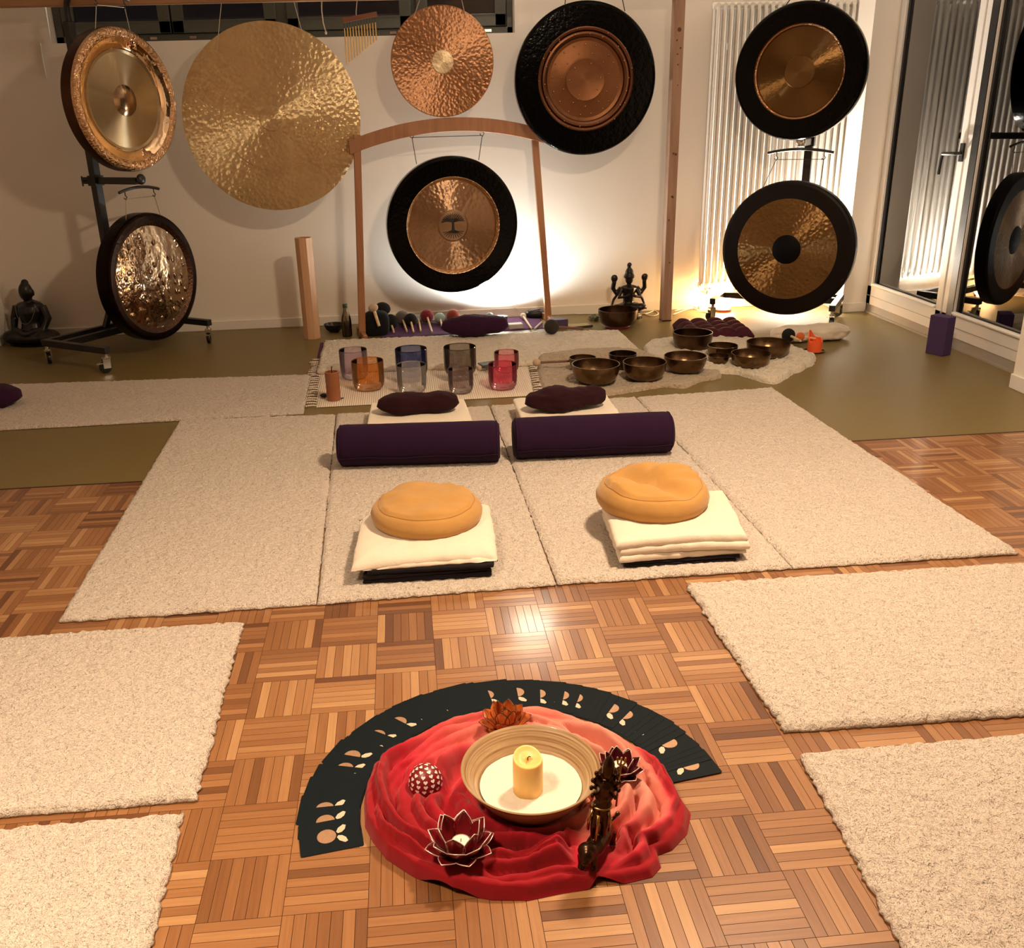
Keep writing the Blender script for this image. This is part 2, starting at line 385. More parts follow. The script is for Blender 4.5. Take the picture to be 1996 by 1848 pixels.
# radiator: tall column radiator
M_RAD = plain('radiator_enamel', (.82, .79, .73), .3)
rad = thing('radiator', 'tall white column radiator on the wall behind the right gongs', 'radiator', (2.40, 4.18, .175))
sec = MB()
for yy in (-.035, .035):
    sec.tube([(0, yy, .09), (0, yy, .05), (0, yy*.6, .015)], [.0125, .0125, .012], 8).tube([(0, yy, .085), (0, yy, 1.74)], .0125, 8).tube([(0, yy, 1.74), (0, yy, 1.78), (0, yy*.6, 1.81)], [.0125, .0125, .012], 8)
for z in (.015, 1.81):
    sec.tube([(-.0225, 0, z), (.0225, 0, z)], .021, 10).tube([(0, -.034, z), (0, .034, z)], .0165, 8)
me = sec.mesh('radiator_section', M_RAD, 50)
for k in range(21): link('radiator_section', me, rad, (.0225+k*.0455, 0, 0))
for x in (.12, .83):
    part('wall_bracket', MB().bb((x-.01, .0, 1.55), (x+.01, .088, 1.59)), M_RAD, rad)
part('valve', MB().tube([(.07, 0, .0), (.07, 0, -.05), (.07, .085, -.055)], .011, 8).tube([(.045, 0, -.02), (.095, 0, -.02)], .014, 8), M_CHROME, rad)
# ================================================================ WOODEN RACK WITH BEAM
M_PINE = wood('pine_post', (.27, .15, .095), (.46, .29, .20), 'z', .55, 4)
M_PINEX = wood('pine_beam', (.30, .15, .07), (.46, .26, .13), 'x', .55, 4)
M_KNOT = plain('pine_knot', (.12, .045, .018), .6)
rack = thing('gong_rack', 'pine wood rack with a tall post and a long beam across the wall', 'rack', (2.095, 3.92, 0))
po = part('post', MB().bb((-.032, -.042, .006), (.032, .042, 2.03)), M_PINE, rack, None, bev=.003)
part('foot_pad', MB().bb((-.033, -.043, 0), (.033, .043, .006)), M_BLACK, rack, None)
for kx, kz, r in ((.0, 1.83, .013), (-.013, 1.77, .006), (-.006, 1.69, .005), (.012, 1.725, .006), (.0, 1.63, .005), (.004, 1.51, .004), (-.004, 1.10, .007), (.012, 1.095, .008), (.0, .83, .008), (.006, .825, .005), (-.016, .68, .006), (.003, .40, .005)):
    part('knot', MB().lathe([(0, 0), (r, 0), (r, .001), (0, .001)], 10, M=Matrix.Translation((kx, -.0425, kz))@Matrix.Rotation(PI/2, 4, 'X')), M_KNOT, po)
part('beam', MB().bb((-5.24, -.04, 2.035), (.04, .04, 2.145)), M_PINEX, rack, None, bev=.004)
part('post', MB().bb((-5.22, -.042, 0), (-5.16, .042, 2.035)), M_PINE, rack, None, bev=.003)
BY = 3.92; BZ = 2.035
# ================================================================ GONGS
M_LACQ = bronze('black_lacquer', (.0012, .001, .001), .13, 0, 40, .40, .004, .2, radial=False)
M_LACQ.node_tree.nodes['Principled BSDF'].inputs['Metallic'].default_value = .0
M_LACQ.node_tree.nodes['Principled BSDF'].inputs['Specular IOR Level'].default_value = .14
M_CORD = plain('white_cord', (.62, .55, .45), .9)
M_CORDB = plain('dark_cord', (.03, .028, .027), .8)
GX = Matrix.Rotation(PI/2, 4, 'X')      # lathe axis z -> -y (towards the viewer)
def gong(name, label, c, R, yaw, parts, depth, group=None):
    """parts: (part name, [(r/R, forward)], material, segments)"""
    t = thing(name, label, 'gong', (c[0], c[1], c[2]-R), yaw, group)
    out = {}
    for nm, prof, mat, *sg in parts:
        mb = MB().lathe([(r*R, h) for r, h in prof], sg[0] if sg else 96, M=Matrix.Translation((0, 0, R))@GX)
        out[nm] = part(nm, mb, mat, t, 14)
    return t, out
def ring(r0, r1, h, back=-.05, edge=.012):
    """flanged rim: flat ring then a rounded edge turned back"""
    return [(r0, h), (r1-.05, h), (r1-.02, h-.004), (r1-.004, h-.014), (r1, h-.03), (r1-.006, back), (r1-.02, back), (r1-.022, h-.034), (r1-.06, h-.012), (r0, h-.004)]
def local(t, P):                          # world -> thing
    return (Matrix.Translation(t.location)@Matrix.Rotation(t.rotation_euler.z, 4, 'Z')).inverted()@Vector(P)
def cords(t, pairs, r=.0022, mat=None, name='cord'):
    for a, b in pairs:
        part(name, MB().tube([local(t, a), local(t, b)], r, 6), mat or M_CORD, t)
# big flat wind gong
M_WIND = bronze('hammered_gold_bronze', (.93, .66, .39), .35, 1.0, 90, .5, .003, .3, ham=(40, .0042))
nt = M_WIND.node_tree
c2 = (-.470, BY, 1.384); R2 = .552
t, o2 = gong('wind_gong', 'huge flat hammered golden gong hanging from the beam', c2, R2, -.04,
    [('disc', [(0, .013), (.125, .012), (.14, .0072), (.55, .006), (.56, .0045), (.8, .004), (.97, 0), (1, -.004), (1, -.008), (.97, -.005), (0, .002)], M_WIND)], .02)
M_HALO = bronze('smooth_ring_bronze', (.90, .65, .40), .34, 1.0, 60, .3, .003, .2, ham=(44, .0022))
part('ring_band', MB().lathe([(r*R2, h) for r, h in ((.50, .0058), (.507, .0062), (.563, .0052), (.57, .0046))], 96, M=Matrix.Translation((0, 0, R2))@GX), M_HALO, t, 35)
cords(t, [(AY(423, 96, BY-.012), AY(432, 0, BY-.012)+Vector((0, 0, .0))), (AY(588, 60, BY-.012), AY(572, 0, BY-.012))])
# small flat gong
M_SMALL = bronze('red_bronze', (.50, .27, .15), .34, 1.0, 90, .4, .003, .2, ham=(55, .0016))
M_PALE = bronze('pale_brass', (.80, .64, .42), .28, .3, 40, .3, .003, .2)
c3 = (.612, BY, 1.682); R3 = .320
t, _ = gong('flat_gong', 'small flat copper gong with pale centre hanging above the wooden frame', c3, R3, 0,
    [('disc', [(.20, .006), (.6, .004), (.98, 0), (1, -.003), (1, -.007), (.9, -.004), (.20, 0)], M_SMALL), ('centre_disc', [(0, .009), (.20, .0085), (.215, .006), (.215, .002), (0, .002)], M_PALE)], .02)
cords(t, [(AY(806, 35, BY-.01), AY(818, 0, BY-.01)), (AY(908, 35, BY-.01), AY(900, 0, BY-.01))])
# black gong with studded brown centre
M_BROWN = bronze('brown_patina', (.17, .075, .035), .40, .3, 14, .25, .004, .35)
M_RIDGE = bronze('brown_ridge', (.19, .085, .045), .34, .3, 14, .15, .003, .2)
c5 = (1.51, BY, 1.558); R5 = .450
M_DOT = plain('stud_bronze', (.45, .28, .16), .22, 1)
t, o5 = gong('black_gong', 'black gong with brown studded centre hanging left of the pine post', c5, R5, 0,
    [('rim', ring(.655, 1, .035), M_LACQ), ('ridge', [(.62, .020), (.635, .034), (.66, .040), (.675, .036), (.685, .030)], M_RIDGE),
     ('ridge_inner', [(.54, .010), (.555, .024), (.585, .034), (.61, .032), (.625, .018)], M_RIDGE), ('face', [(0, .012), (.2, .012), (.27, .016), (.30, .012), (.5, .006), (.55, .012), (.55, .004), (0, .002)], M_BROWN)], .06)
rr = random.Random(3); mb = MB()
for rad_, n, h in ((.22, 6, .012), (.34, 11, .010), (.46, 17, .008), (.60, 18, .033), (.66, 12, .038)):
    for k in range(n):
        q = 2*PI*(k+rr.random()*.4)/n; r_ = rad_*R5*(1+rr.uniform(-.03, .03))
        mb.ell((r_*math.cos(q), -h-.001, R5+r_*math.sin(q)), (.0055, .004, .0055), 8, 6)
part('studs', mb, M_DOT, t, 180)['kind'] = 'stuff'
mb = MB()
for k in range(75):
    q = rr.random()*2*PI; r_ = R5*(.72+.22*rr.random()); mb.ell((r_*math.cos(q), -.0345, R5+r_*math.sin(q)), (.004, .003, .004), 6, 4)
part('rim_studs', mb, M_LACQ, t, 180)['kind'] = 'stuff'
cords(t, [(AY(1101, 10, BY-.03), AY(1103, -12, BY-.03)), (AY(1218, 22, BY-.03), AY(1211, -12, BY-.03))], .003, M_CORDB)
# wooden frame with the tree gong
M_OAK = wood('frame_wood', (.27, .11, .045), (.42, .19, .085), 'z', .45, 5)
fy = .17; fc = Vector((.635, 3.965, 0)); fu = Vector((math.cos(fy), math.sin(fy), 0))
fr = thing('gong_trestle', 'wooden trestle gong frame with a bowed top bar', 'gong stand', fc, fy)
def FL(x, y): return local(fr, AY(x, y, 3.95))
z_l, z_r = 1.20, 1.20
lt = Vector((-.59, 0, 1.275)); rt = Vector((.575, 0, 1.295)); lf = Vector((-.655, -.03, .0)); rf = Vector((.665, -.02, 0))
for nm, a, b in (('leg', lf, lt), ('leg', rf, rt)):
    part(nm, MB().beam(a, b, .045, .026), M_OAK, fr, None, bev=.003)
part('foot', MB().beam((-.655, -.19, .022), (-.655, .14, .022), .03, .044), M_OAK, fr, None, bev=.004)
part('foot', MB().beam((.665, -.16, .022), (.665, .14, .022), .03, .044), M_OAK, fr, None, bev=.004)
mb = MB(); n = 24; top = []; bot = []
for i in range(n+1):
    x = -.645+1.29*i/n; zz = 1.212+.105*(1-(x/.645)**2)+.0125*(x/.645); top.append((x, zz+.042)); bot.append((x, zz-.042))
mb.prism(top+bot[::-1], -.017, .017, M=Matrix.Translation((0, .0, 0))@GX)
part('top_bar', mb, M_OAK, fr, 30, bev=.003)
R4 = .435; cg = Vector((.633, 3.90, .698))
M_G4 = bronze('tree_gong_bronze', (.38, .245, .15), .33, 1.0, 60, .4, .003, .25, ham=(42, .0020))
M_CRIN = bronze('crinkled_bronze', (.66, .45, .26), .24, .2, 60, .95, .008, .3)
M_BOSS4 = bronze('tree_boss', (.33, .22, .14), .38, .5, 40, .1, .002, .15)
t, _ = gong('tree_gong', 'black rimmed bronze gong with tree emblem hanging in the wooden frame', cg, R4, .12,
    [('rim', ring(.705, 1, .045), M_LACQ), ('crinkled_ring', [(.655, .012), (.67, .028), (.70, .045), (.71, .046)], M_CRIN), ('face', [(.22, .022), (.45, .018), (.655, .012), (.655, .006), (.22, .01)], M_G4), ('boss', [(0, .030), (.215, .028), (.235, .022), (.235, .012), (0, .012)], M_BOSS4)], .07)
# tree emblem: crown, trunk and roots drawn in dark lines
mb = MB(); rb = .20*R4; rr = random.Random(4)
def em(p, w=.0022): mb.tube([(x*rb, -.0315, R4+y*rb) for x, y in p], [w*1.9]+[w*1.1]*(len(p)-2)+[w*.8] if len(p) > 2 else w*.9, 5)
for k in range(5): em([(-.08+.04*k, -.42), (-.05+.025*k, 0), (-.08+.04*k, .40)], .003)
for k in range(15):
    q = PI*(.06+.88*k/14); em([(0, .28), (.45*math.cos(q), .30+.28*math.sin(q)), (.93*math.cos(q)*.96, .10+.82*math.sin(q)**.8)], .0022)
    q2 = q+.1; em([(.45*math.cos(q), .30+.28*math.sin(q)), (.86*math.cos(q2), .22+.62*math.sin(q2))], .0016)
for k in range(11):
    q = -PI*(.08+.84*k/10); em([(0, -.30), (.40*math.cos(q), -.38+.2*math.sin(q)), (.82*math.cos(q), -.30+.62*math.sin(q))], .0020)
part('tree_emblem', mb, plain('emblem_black', (.012, .009, .007), .6), t, 60)
# hooks and cord in the frame
h1 = AY(803, 268, 3.915); h2 = AY(940, 264, 3.998); g1 = AY(812, 320, 3.905); g2 = AY(933, 312, 3.905)
cords(t, [(h1, g1), (h2, g2), (h1, h2)], .0025, M_CORDB)
for h in (h1, h2):
    p = local(fr, h); part('hook', MB().tube([p+Vector((0, 0, .06)), p+Vector((0, 0, .03)), p+Vector((.012, 0, .012)), p+Vector((.004, 0, -.004)), p+Vector((-.012, 0, .003)), p+Vector((-.014, 0, .014))], .0028, 6), M_STEEL, fr)
# ---------------------------------------------------------------- steel gong stands on castors
def caster(parent, p, ang, brake=True):
    c = link('caster', None, parent, p, ang); z = -p[2]
    part('swivel', MB().tube([(0, 0, 0), (0, 0, -.022)], .011, 10).tube([(0, 0, -.018), (0, 0, -.026)], .022, 12), M_CHROME, c)
    part('fork', MB().bb((-.028, -.018, z+.03), (.014, -.0145, -.022)).bb((-.028, .0145, z+.03), (.014, .018, -.022)).bb((-.028, -.018, -.03), (.018, .018, -.024)), M_CHROME, c, None)
    wl = MB().lathe([(0, -.012), (.024, -.012), (.034, -.011), (.036, -.006), (.036, .006), (.034, .011), (.024, .012), (0, .012)], 24, M=Matrix.Translation((-.016, 0, z+.036))@GX)
    part('wheel', wl, M_BLACK, c, 40)
    if brake: part('brake_pedal', MB().bb((-.065, -.014, z+.058), (-.02, .014, z+.064)), M_CHROME, c, None)
    return c
def stand(label, A, yaw, L, arm, mast_t, mast_h, bars, casters_ang):
    """A: rear corner; local x = along the rear bar, local -y = forwards"""
    t = thing('gong_stand', label, 'gong stand', (A[0], A[1], 0), yaw)
    zb = .135; w = .04
    part('side_bar', MB().bb((-w/2, -arm-.02, zb-.02), (w/2, .02, zb+.02)), M_STEEL, t, None, bev=.003)
    part('side_bar', MB().bb((L-w/2, -arm-.02, zb-.02), (L+w/2, .02, zb+.02)), M_STEEL, t, None, bev=.003)
    part('cross_bar', MB().bb((w/2, -.02, zb-.02), (L-w/2, .02, zb+.02)), M_STEEL, t, None, bev=.003)
    part('cross_bar', MB().bb((w/2, -.16, zb-.02), (L-w/2, -.12, zb+.02)), M_STEEL, t, None, bev=.003)
    for i, p in enumerate(((0, -arm, zb-.02), (0, -.0, zb-.02), (L, -arm, zb-.02), (L, -.0, zb-.02))): caster(t, p, casters_ang[i])
    mx, my = mast_t, -.07
    part('mast', MB().bb((mx-.025, my-.025, zb+.02), (mx+.025, my+.025, mast_h-.05)), M_STEEL, t, None, bev=.004)
    for s in (-1, 1): part('brace', MB().beam((mx+s*.12, my, zb+.02), (mx+s*.02, my, zb+.2), .03, .03), M_STEEL, t, None)
    # bent top: pole that curves forward
    pts = [(mx, my, mast_h-.25)]
    for k in range(9):
        q = PI/2*k/8; pts.append((mx, my-.10*(1-math.cos(q)), mast_h+.10*math.sin(q)))
    pts.append((mx, my-bars[0][1]-.02, mast_h+.10))
    part('bent_pole', MB().tube(pts, .017, 10), M_STEEL, t)
    for k, (z, fwd, half, knob) in enumerate(bars):
        if k: part('arm', MB().bb((mx-.02, my-fwd, z-.02), (mx+.02, my+.11, z+.02)), M_STEEL, t, None, bev=.003); part('clamp', MB().bb((mx-.034, my-.034, z-.03), (mx+.034, my+.034, z+.03)).tube([(mx-.03, my+.05, z), (mx-.06, my+.05, z)], .006, 8).tube([(mx-.06, my+.05, z-.03), (mx-.06, my+.05, z+.03)], .005, 8), M_STEEL, t, None)
        zz = z-.035 if k else mast_h+.065
        bar = [(mx+half*u, my-fwd, zz-.022*u*u) for u in (-1, -.75, -.5, -.25, 0, .25, .5, .75, 1)]
        part('hanger_bar', MB().tube(bar, .009, 8), M_STEEL, t)
        if knob: part('knob', MB().ell((mx, my-fwd-.03, zz+.045), (.032, .02, .032), 16, 10), M_CHROME if k and yaw < 0 else M_STEEL, t)
        for u in (-.72, .72):
            x = mx+half*u; z0 = zz-.022*u*u-.008
            part('hook', MB().tube([(x, my-fwd, z0), (x, my-fwd, z0-.02), (x+.010, my-fwd, z0-.032), (x, my-fwd, z0-.046), (x-.012, my-fwd, z0-.036)], .0032, 6), M_STEEL, t)
    t['hang'] = 0; del t['hang']
    return t
def hangpts(A, yaw, mast_t, fwd, half, zz):
    M = Matrix.Translation((A[0], A[1], 0))@Matrix.Rotation(yaw, 4, 'Z')
    return [M@Vector((mast_t+half*u, -.07-fwd, zz-.022*.52-.05)) for u in (-.72, .72)]
AL = (-1.93, 3.47); yl = .98
stand('black steel gong stand on castors at the left wall', AL, yl, .84, .53, .52, 2.0, [(1.98, .37, .14, True), (1.055, .37, .155, True)], (-.5, -2.2, .6, 1.0))
AR = Vector((2.40, 3.83))+Vector((.523, .853))*.40
yr = -.55
stand('black steel gong stand on castors in front of the radiator', AR, yr, .78, .40, .49, 2.0, [(1.98, .33, .15, True), (1.15, .33, .20, True)], (.9, .2, -1.2, -.4))
# upper left gong: bronze, turned to the room
M_G1 = bronze('brushed_bronze', (.36, .28, .17), .26, .93, 30, .2, .002, .15)
M_POL = bronze('polished_bronze', (.66, .45, .27), .05, 0, 10, .25, .008, .1, radial=False)
M_CR2 = bronze('crinkled_copper', (.66, .42, .24), .08, 0, 40, 1.0, .020, .25, radial=False)
M_BOSS1 = bronze('dark_boss', (.24, .15, .085), .16, .3, 10, .1, .003, .2)
c1 = Vector((-1.284, 3.661, 1.506)); R1 = .397
t, _ = gong('bronze_gong', 'bronze gong with crinkled rim on the upper arm of the left stand', c1, R1, 1.02,
    [('rim', [(.86, .035), (.90, .043), (.94, .044), (.975, .034), (.993, .018)], M_CR2), ('rim_side', [(.992, .0185), (1, 0), (.995, -.06), (.98, -.065), (.975, 0), (.95, .02), (.86, .03)], bronze('dark_rim_side', (.07, .03, .014), .35, 0, 30, .5, .004, .5, radial=False)),
     ('polished_ring', [(.70, .004), (.715, .010), (.74, .016), (.80, .024), (.85, .030), (.865, .035)], M_POL),
     ('face', [(.22, .010), (.4, .008), (.66, .004), (.70, .008), (.705, .003), (.3, .004), (.22, .002)], M_G1), ('boss', [(0, .030), (.08, .028), (.15, .022), (.21, .012), (.225, .009), (.225, .002), (0, .004)], M_BOSS1)], .08)
hp = hangpts(AL, yl, .52, .37, .14, 2.065)
cords(t, [(hp[0], c1+Vector((-.07, -.11, .36))), (hp[1], c1+Vector((.07, .11, .36))), (hp[0], hp[1])], .002)
# lower left gong: dark mirror face with dimples
M_G8 = bronze('dark_mirror_bronze', (.34, .22, .13), .10, 0, 9, .55, .012, .25, vor=17, radial=False)
M_RIM8 = bronze('dark_rim', (.014, .008, .006), .3, 0, 50, .6, .004, .3, radial=False)
c8 = Vector((-1.274, 3.655, .477)); R8 = .393
t, _ = gong('dimpled_gong', 'dark mirror polished gong with dimples low on the left stand', c8, R8, 1.07,
    [('rim', ring(.87, 1, .025, -.075), M_RIM8), ('edge_ring', [(.80, .008), (.835, .016), (.875, .026)], bronze('dark_edge', (.10, .055, .035), .2, 0, 60, .8, .006, .3, radial=False)), ('face', [(0, .012), (.5, .010), (.80, .008), (.80, .003), (0, .004)], M_G8)], .08)
hp = hangpts(AL, yl, .52, .37, .155, 1.02)
cords(t, [(hp[0], c8+Vector((-.075, -.125, .35))), (hp[1], c8+Vector((.075, .125, .35))), (hp[0], hp[1])], .002, plain('yellow_cord', (.35, .25, .09), .8))
# upper right gong
M_G6 = bronze('umber_bronze', (.17, .095, .035), .30, 1.0, 40, .35, .003, .15)
M_B6 = bronze('umber_boss', (.18, .10, .04), .34, .4, 30, .1, .002, .1)
M_RING6 = bronze('umber_ring', (.36, .2, .1), .24, 0, 70, .9, .006, .3, radial=False)
c6 = Vector((2.762, 3.555, 1.558)); R6 = .389
t, _ = gong('planet_gong', 'black rimmed gong with plain umber centre on the upper right arm', c6, R6, -.6,
    [('rim', ring(.69, 1, .040, -.06), M_LACQ), ('bead_ring', [(.645, .010), (.66, .024), (.68, .028), (.695, .040)], M_RING6), ('face', [(.235, .014), (.45, .012), (.645, .010), (.645, .004), (.235, .006)], M_G6), ('boss', [(0, .018), (.225, .0175), (.235, .014), (.235, .006), (0, .006)], M_B6)], .07)
hp = hangpts(AR, yr, .49, .33, .15, 2.065)
cords(t, [(hp[0], c6+Vector((-.12, .07, .34))), (hp[1], c6+Vector((.10, -.06, .35)))], .003, M_CORDB)
# lower right gong
M_G7 = bronze('chau_bronze', (.30, .175, .07), .33, 1.0, 70, .5, .003, .25, ham=(48, .0030))
M_R7 = plain('chau_scale', (.006, .003, .002), .45, 0, var=.5, vs=10, bump=.2, bs=30, Specular_IOR_Level=.18)
c7 = Vector((2.790, 3.585, .500)); R7 = .428
t, _ = gong('chau_gong', 'large dark edged gong with black centre low on the right stand', c7, R7, -.64,
    [('rim', ring(.745, 1, .018, -.06), M_R7), ('face', [(.215, .014), (.5, .018), (.745, .018), (.745, .008), (.215, .008)], M_G7), ('boss', [(0, .028), (.12, .025), (.215, .014), (.22, .008), (0, .008)], plain('chau_boss', (.002, .0015, .0015), .5, Specular_IOR_Level=.12))], .07)
hp = hangpts(AR, yr, .49, .33, .20, 1.115)
cords(t, [(hp[0], c7+Vector((-.16, .10, .37))), (hp[1], c7+Vector((.14, -.09, .385))), (hp[0], hp[1])], .002, M_CORDB)
# bar chimes and loose cord on the beam
M_CH = plain('brass_tube', (.72, .50, .20), .2, 1)
ct = AY(700, 35, BY)
ch = thing('bar_chimes', 'small bar chimes with brass tubes hanging in front of the window', 'chimes', ct)
la = local(ch, AY(668, 40, BY)); lb = local(ch, AY(735, 27, BY))
part('bar', MB().beam(la, lb, .03, .026), wood('chime_wood', (.16, .06, .03), (.26, .1, .05), 'x', .4), ch, None, bev=.003)
for k in range(12):
    a = la.lerp(lb, (k+.4)/12.2); L = .20-.0092*k
    s = part('chime_tube', MB().tube([a+Vector((0, -.004, -.045)), a+Vector((0, -.004, -.045-L))], .0042, 8), M_CH, ch)
    part('thread', MB().tube([a+Vector((0, -.004, -.01)), a+Vector((0, -.004, -.046))], .0012, 4), M_CORDB, s)
tp = local(ch, AY(696, 0, BY)); md = la.lerp(lb, .4)
part('cord', MB().tube([md, md+Vector((0, 0, .03)), tp], .003, 6), M_CORD, ch)
a = AY(627, 0, BY); pts = [AY(627, -2, BY-.03), AY(627, 20, BY-.045), AY(630, 45, BY-.045), AY(635, 62, BY-.045)]
mb = MB().tube(pts, .004, 6).ell(AY(635, 64, BY-.045), (.008, .008, .01), 8, 6)
solo('loose_cord', mb, M_CORD, 'loose white cord end dangling from the beam between gong and chimes', 'cord')
# ================================================================ RUGS
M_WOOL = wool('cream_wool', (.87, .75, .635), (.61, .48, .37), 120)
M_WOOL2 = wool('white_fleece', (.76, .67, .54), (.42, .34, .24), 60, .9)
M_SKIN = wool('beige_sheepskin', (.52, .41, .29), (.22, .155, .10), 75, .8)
def quadgrid(mb, Q, nu, nv, zf, skirt=True, rag=0, seed=0, inset=.0, z0=.001):
    """Q: back-left, back-right, front-right, front-left (xy); top surface zf(u,v,x,y) and a skirt to the floor"""
    def P(u, v):
        a = Q[0].lerp(Q[1], u); b = Q[3].lerp(Q[2], u); return a.lerp(b, v)
    c = (Q[0]+Q[1]+Q[2]+Q[3])/4; vs = []
    for j in range(nv):
        for i in range(nu):
            u, v = i/(nu-1), j/(nv-1); p = P(u, v); x, y = p.x, p.y
            if rag and (i in (0, nu-1) or j in (0, nv-1)):
                k = rag*(N3(x*55+seed, y*55)+.8*N3(x*160, y*160+seed)+.7*N3(x*7, y*7+seed)); d = (Vector((x, y, 0))-Vector((c.x, c.y, 0))).normalized(); x += d.x*k; y += d.y*k
            vs.append((x, y, zf(u, v, x, y)))
    fs = [(j*nu+i, (j+1)*nu+i, (j+1)*nu+i+1, j*nu+i+1) for j in range(nv-1) for i in range(nu-1)]
    if skirt:
        per = [i for i in range(nu)]+[j*nu+nu-1 for j in range(1, nv)]+[(nv-1)*nu+i for i in range(nu-2, -1, -1)]+[j*nu for j in range(nv-2, 0, -1)]
        b = len(vs); n = len(per)
        for q in per:
            x, y, z = vs[q]; d = (Vector((x, y, 0))-Vector((c.x, c.y, 0))).normalized()*.003; vs.append((x+d.x, y+d.y, lerp(z0, z, .45)))
        for q in per: x, y, z = vs[q]; vs.append((x, y, z0))
        for k in range(n):
            k2 = (k+1) % n; fs.append((per[k], per[k2], b+k2, b+k)); fs.append((b+k, b+k2, b+n+k2, b+n+k))
        fs.append(tuple(b+n+k for k in range(n)))
    mb.add(vs, fs); return mb
def mat_rug(key, label, thick, res, amp=.004, rag=.005, mat=None, Q=None, name='wool_mat', group='cream wool mats', z0=.001):
    Q = [Vector((p.x, p.y, 0)) for p in (Q or RUGS[key])]
    L = ((Q[1]-Q[0]).length+(Q[2]-Q[3]).length)/2; W_ = ((Q[3]-Q[0]).length+(Q[2]-Q[1]).length)/2
    sd = sum(map(ord, key))*.37
    def zf(u, v, x, y):
        e = min(u*L, (1-u)*L, v*W_, (1-v)*W_); rnd_ = thick*(1-.5*max(0, 1-e/.012)**2)
        return z0+rnd_+amp*(N3(x*60, y*60, sd)+.7*N3(x*130, y*130, sd))+.003*N3(x*4, y*4, sd)
    o = (Q[0]+Q[1]+Q[2]+Q[3])/4
    mb = MB(); quadgrid(mb, Q, max(8, int(L/res)), max(8, int(W_/res)), zf, True, rag, sd, z0=z0); mb.xf(Matrix.Translation(-o))
    ob = solo(name, mb, mat or M_WOOL, label, 'rug', o, group=group, smooth=180); ob.location = o; return ob
# pull neighbouring mats apart by a thin gap
def shrink(Q, l=.0, r=.0):
    return [Q[0].lerp(Q[1], l), Q[1].lerp(Q[0], r), Q[2].lerp(Q[3], r), Q[3].lerp(Q[2], l)]
TH = .016
def zq(keys):                                   # photo corners refer to the top of the pile
    return [F(*q, TH*.6) for q in RUG_PX[keys]]
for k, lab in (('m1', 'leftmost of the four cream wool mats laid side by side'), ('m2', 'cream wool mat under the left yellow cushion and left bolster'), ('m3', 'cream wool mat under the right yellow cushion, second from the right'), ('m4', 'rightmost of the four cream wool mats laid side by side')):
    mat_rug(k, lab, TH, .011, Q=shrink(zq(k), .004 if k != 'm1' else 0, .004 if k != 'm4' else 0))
for k, lab in (('l1', 'cream wool mat at the left edge, just left of the cards'), ('l2', 'cream wool mat in the bottom left corner'), ('r1', 'cream wool mat at the right edge beyond the scarf'), ('r2', 'cream wool mat in the bottom right corner')):
    Q = [F(*q, .012) for q in RUG_PX[k]]
    if k == 'l1': Q[0] = Q[1]+(Q[0]-Q[1]).normalized()*1.9; Q[3] = Q[2]+(Q[3]-Q[2]).normalized()*1.9
    if k == 'l2': d = (Q[2]-Q[1]).normalized(); e = (Q[0]-Q[1]).normalized(); Q = [Q[1]+e*1.9, Q[1], Q[1]+d*.8, Q[1]+d*.8+e*1.9]
    if k == 'r1': Q[1] = Q[0]+(Q[1]-Q[0]).normalized()*1.9; Q[2] = Q[3]+(Q[2]-Q[3]).normalized()*1.9
    if k == 'r2': d = (Q[3]-Q[0]).normalized(); e = (Q[1]-Q[0]).normalized(); Q = [Q[0], Q[0]+e*1.9, Q[0]+d*.8+e*1.9, Q[0]+d*.8]
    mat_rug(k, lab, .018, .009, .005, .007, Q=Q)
Q = [F(*q, .012) for q in [(-160, 755), (605, 730), (590, 804), (-230, 848)]]
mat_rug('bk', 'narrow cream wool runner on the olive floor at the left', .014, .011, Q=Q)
# thick white mat with purple lining, in front of the mallets
M_PURPLE = fabric('purple_cotton', (.075, .022, .075), .2)
Q = [F(*q, .03) for q in [(632, 664), (1206, 643), (1264, 697), (618, 722)]]
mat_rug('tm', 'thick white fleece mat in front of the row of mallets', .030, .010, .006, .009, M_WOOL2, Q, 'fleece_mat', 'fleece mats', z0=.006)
Qp = [F(*q, .004) for q in [(625, 668), (1000, 662), (1000, 715), (611, 733)]]
o = sum(Qp, Vector())/4; mb = MB(); quadgrid(mb, [Vector((p.x, p.y, 0)) for p in Qp], 24, 10, lambda u, v, x, y: .005, True, 0, z0=.0008); mb.xf(Matrix.Translation(-Vector((o.x, o.y, 0))))
solo('purple_blanket', mb, M_PURPLE, 'thin purple blanket peeking out under the fleece mat', 'blanket', (o.x, o.y, 0))
# ribbed cotton rug with fringes
t = NT('ribbed_cotton'); v = t.coord(); wv = t.n('ShaderNodeTexWave'); wv.inputs['Scale'].default_value = 28; wv.inputs['Distortion'].default_value = .6; t.l(v, wv.inputs['Vector'])
M_RIB = t.setp(t.mix(wv.outputs['Fac'], (.62, .52, .41), (.80, .71, .60)), .95, 0, t.bump(wv.outputs['Fac'], .6, .004))
Qr = [F(*q, .006) for q in [(626, 700), (1022, 682), (1040, 770), (617, 793)]]; o = sum(Qr, Vector())/4; o.z = 0
rg = thing('ribbed_rug', 'small ribbed white cotton rug with fringes under the crystal bowls', 'rug', o)
Qr0 = [Vector((p.x, p.y, 0)) for p in Qr]
mb = MB(); quadgrid(mb, Qr0, 40, 14, lambda u, v, x, y: .0055, True, 0, z0=.0012); mb.xf(Matrix.Translation(-o)); part('weave', mb, M_RIB, rg, 50)
rr = random.Random(8)
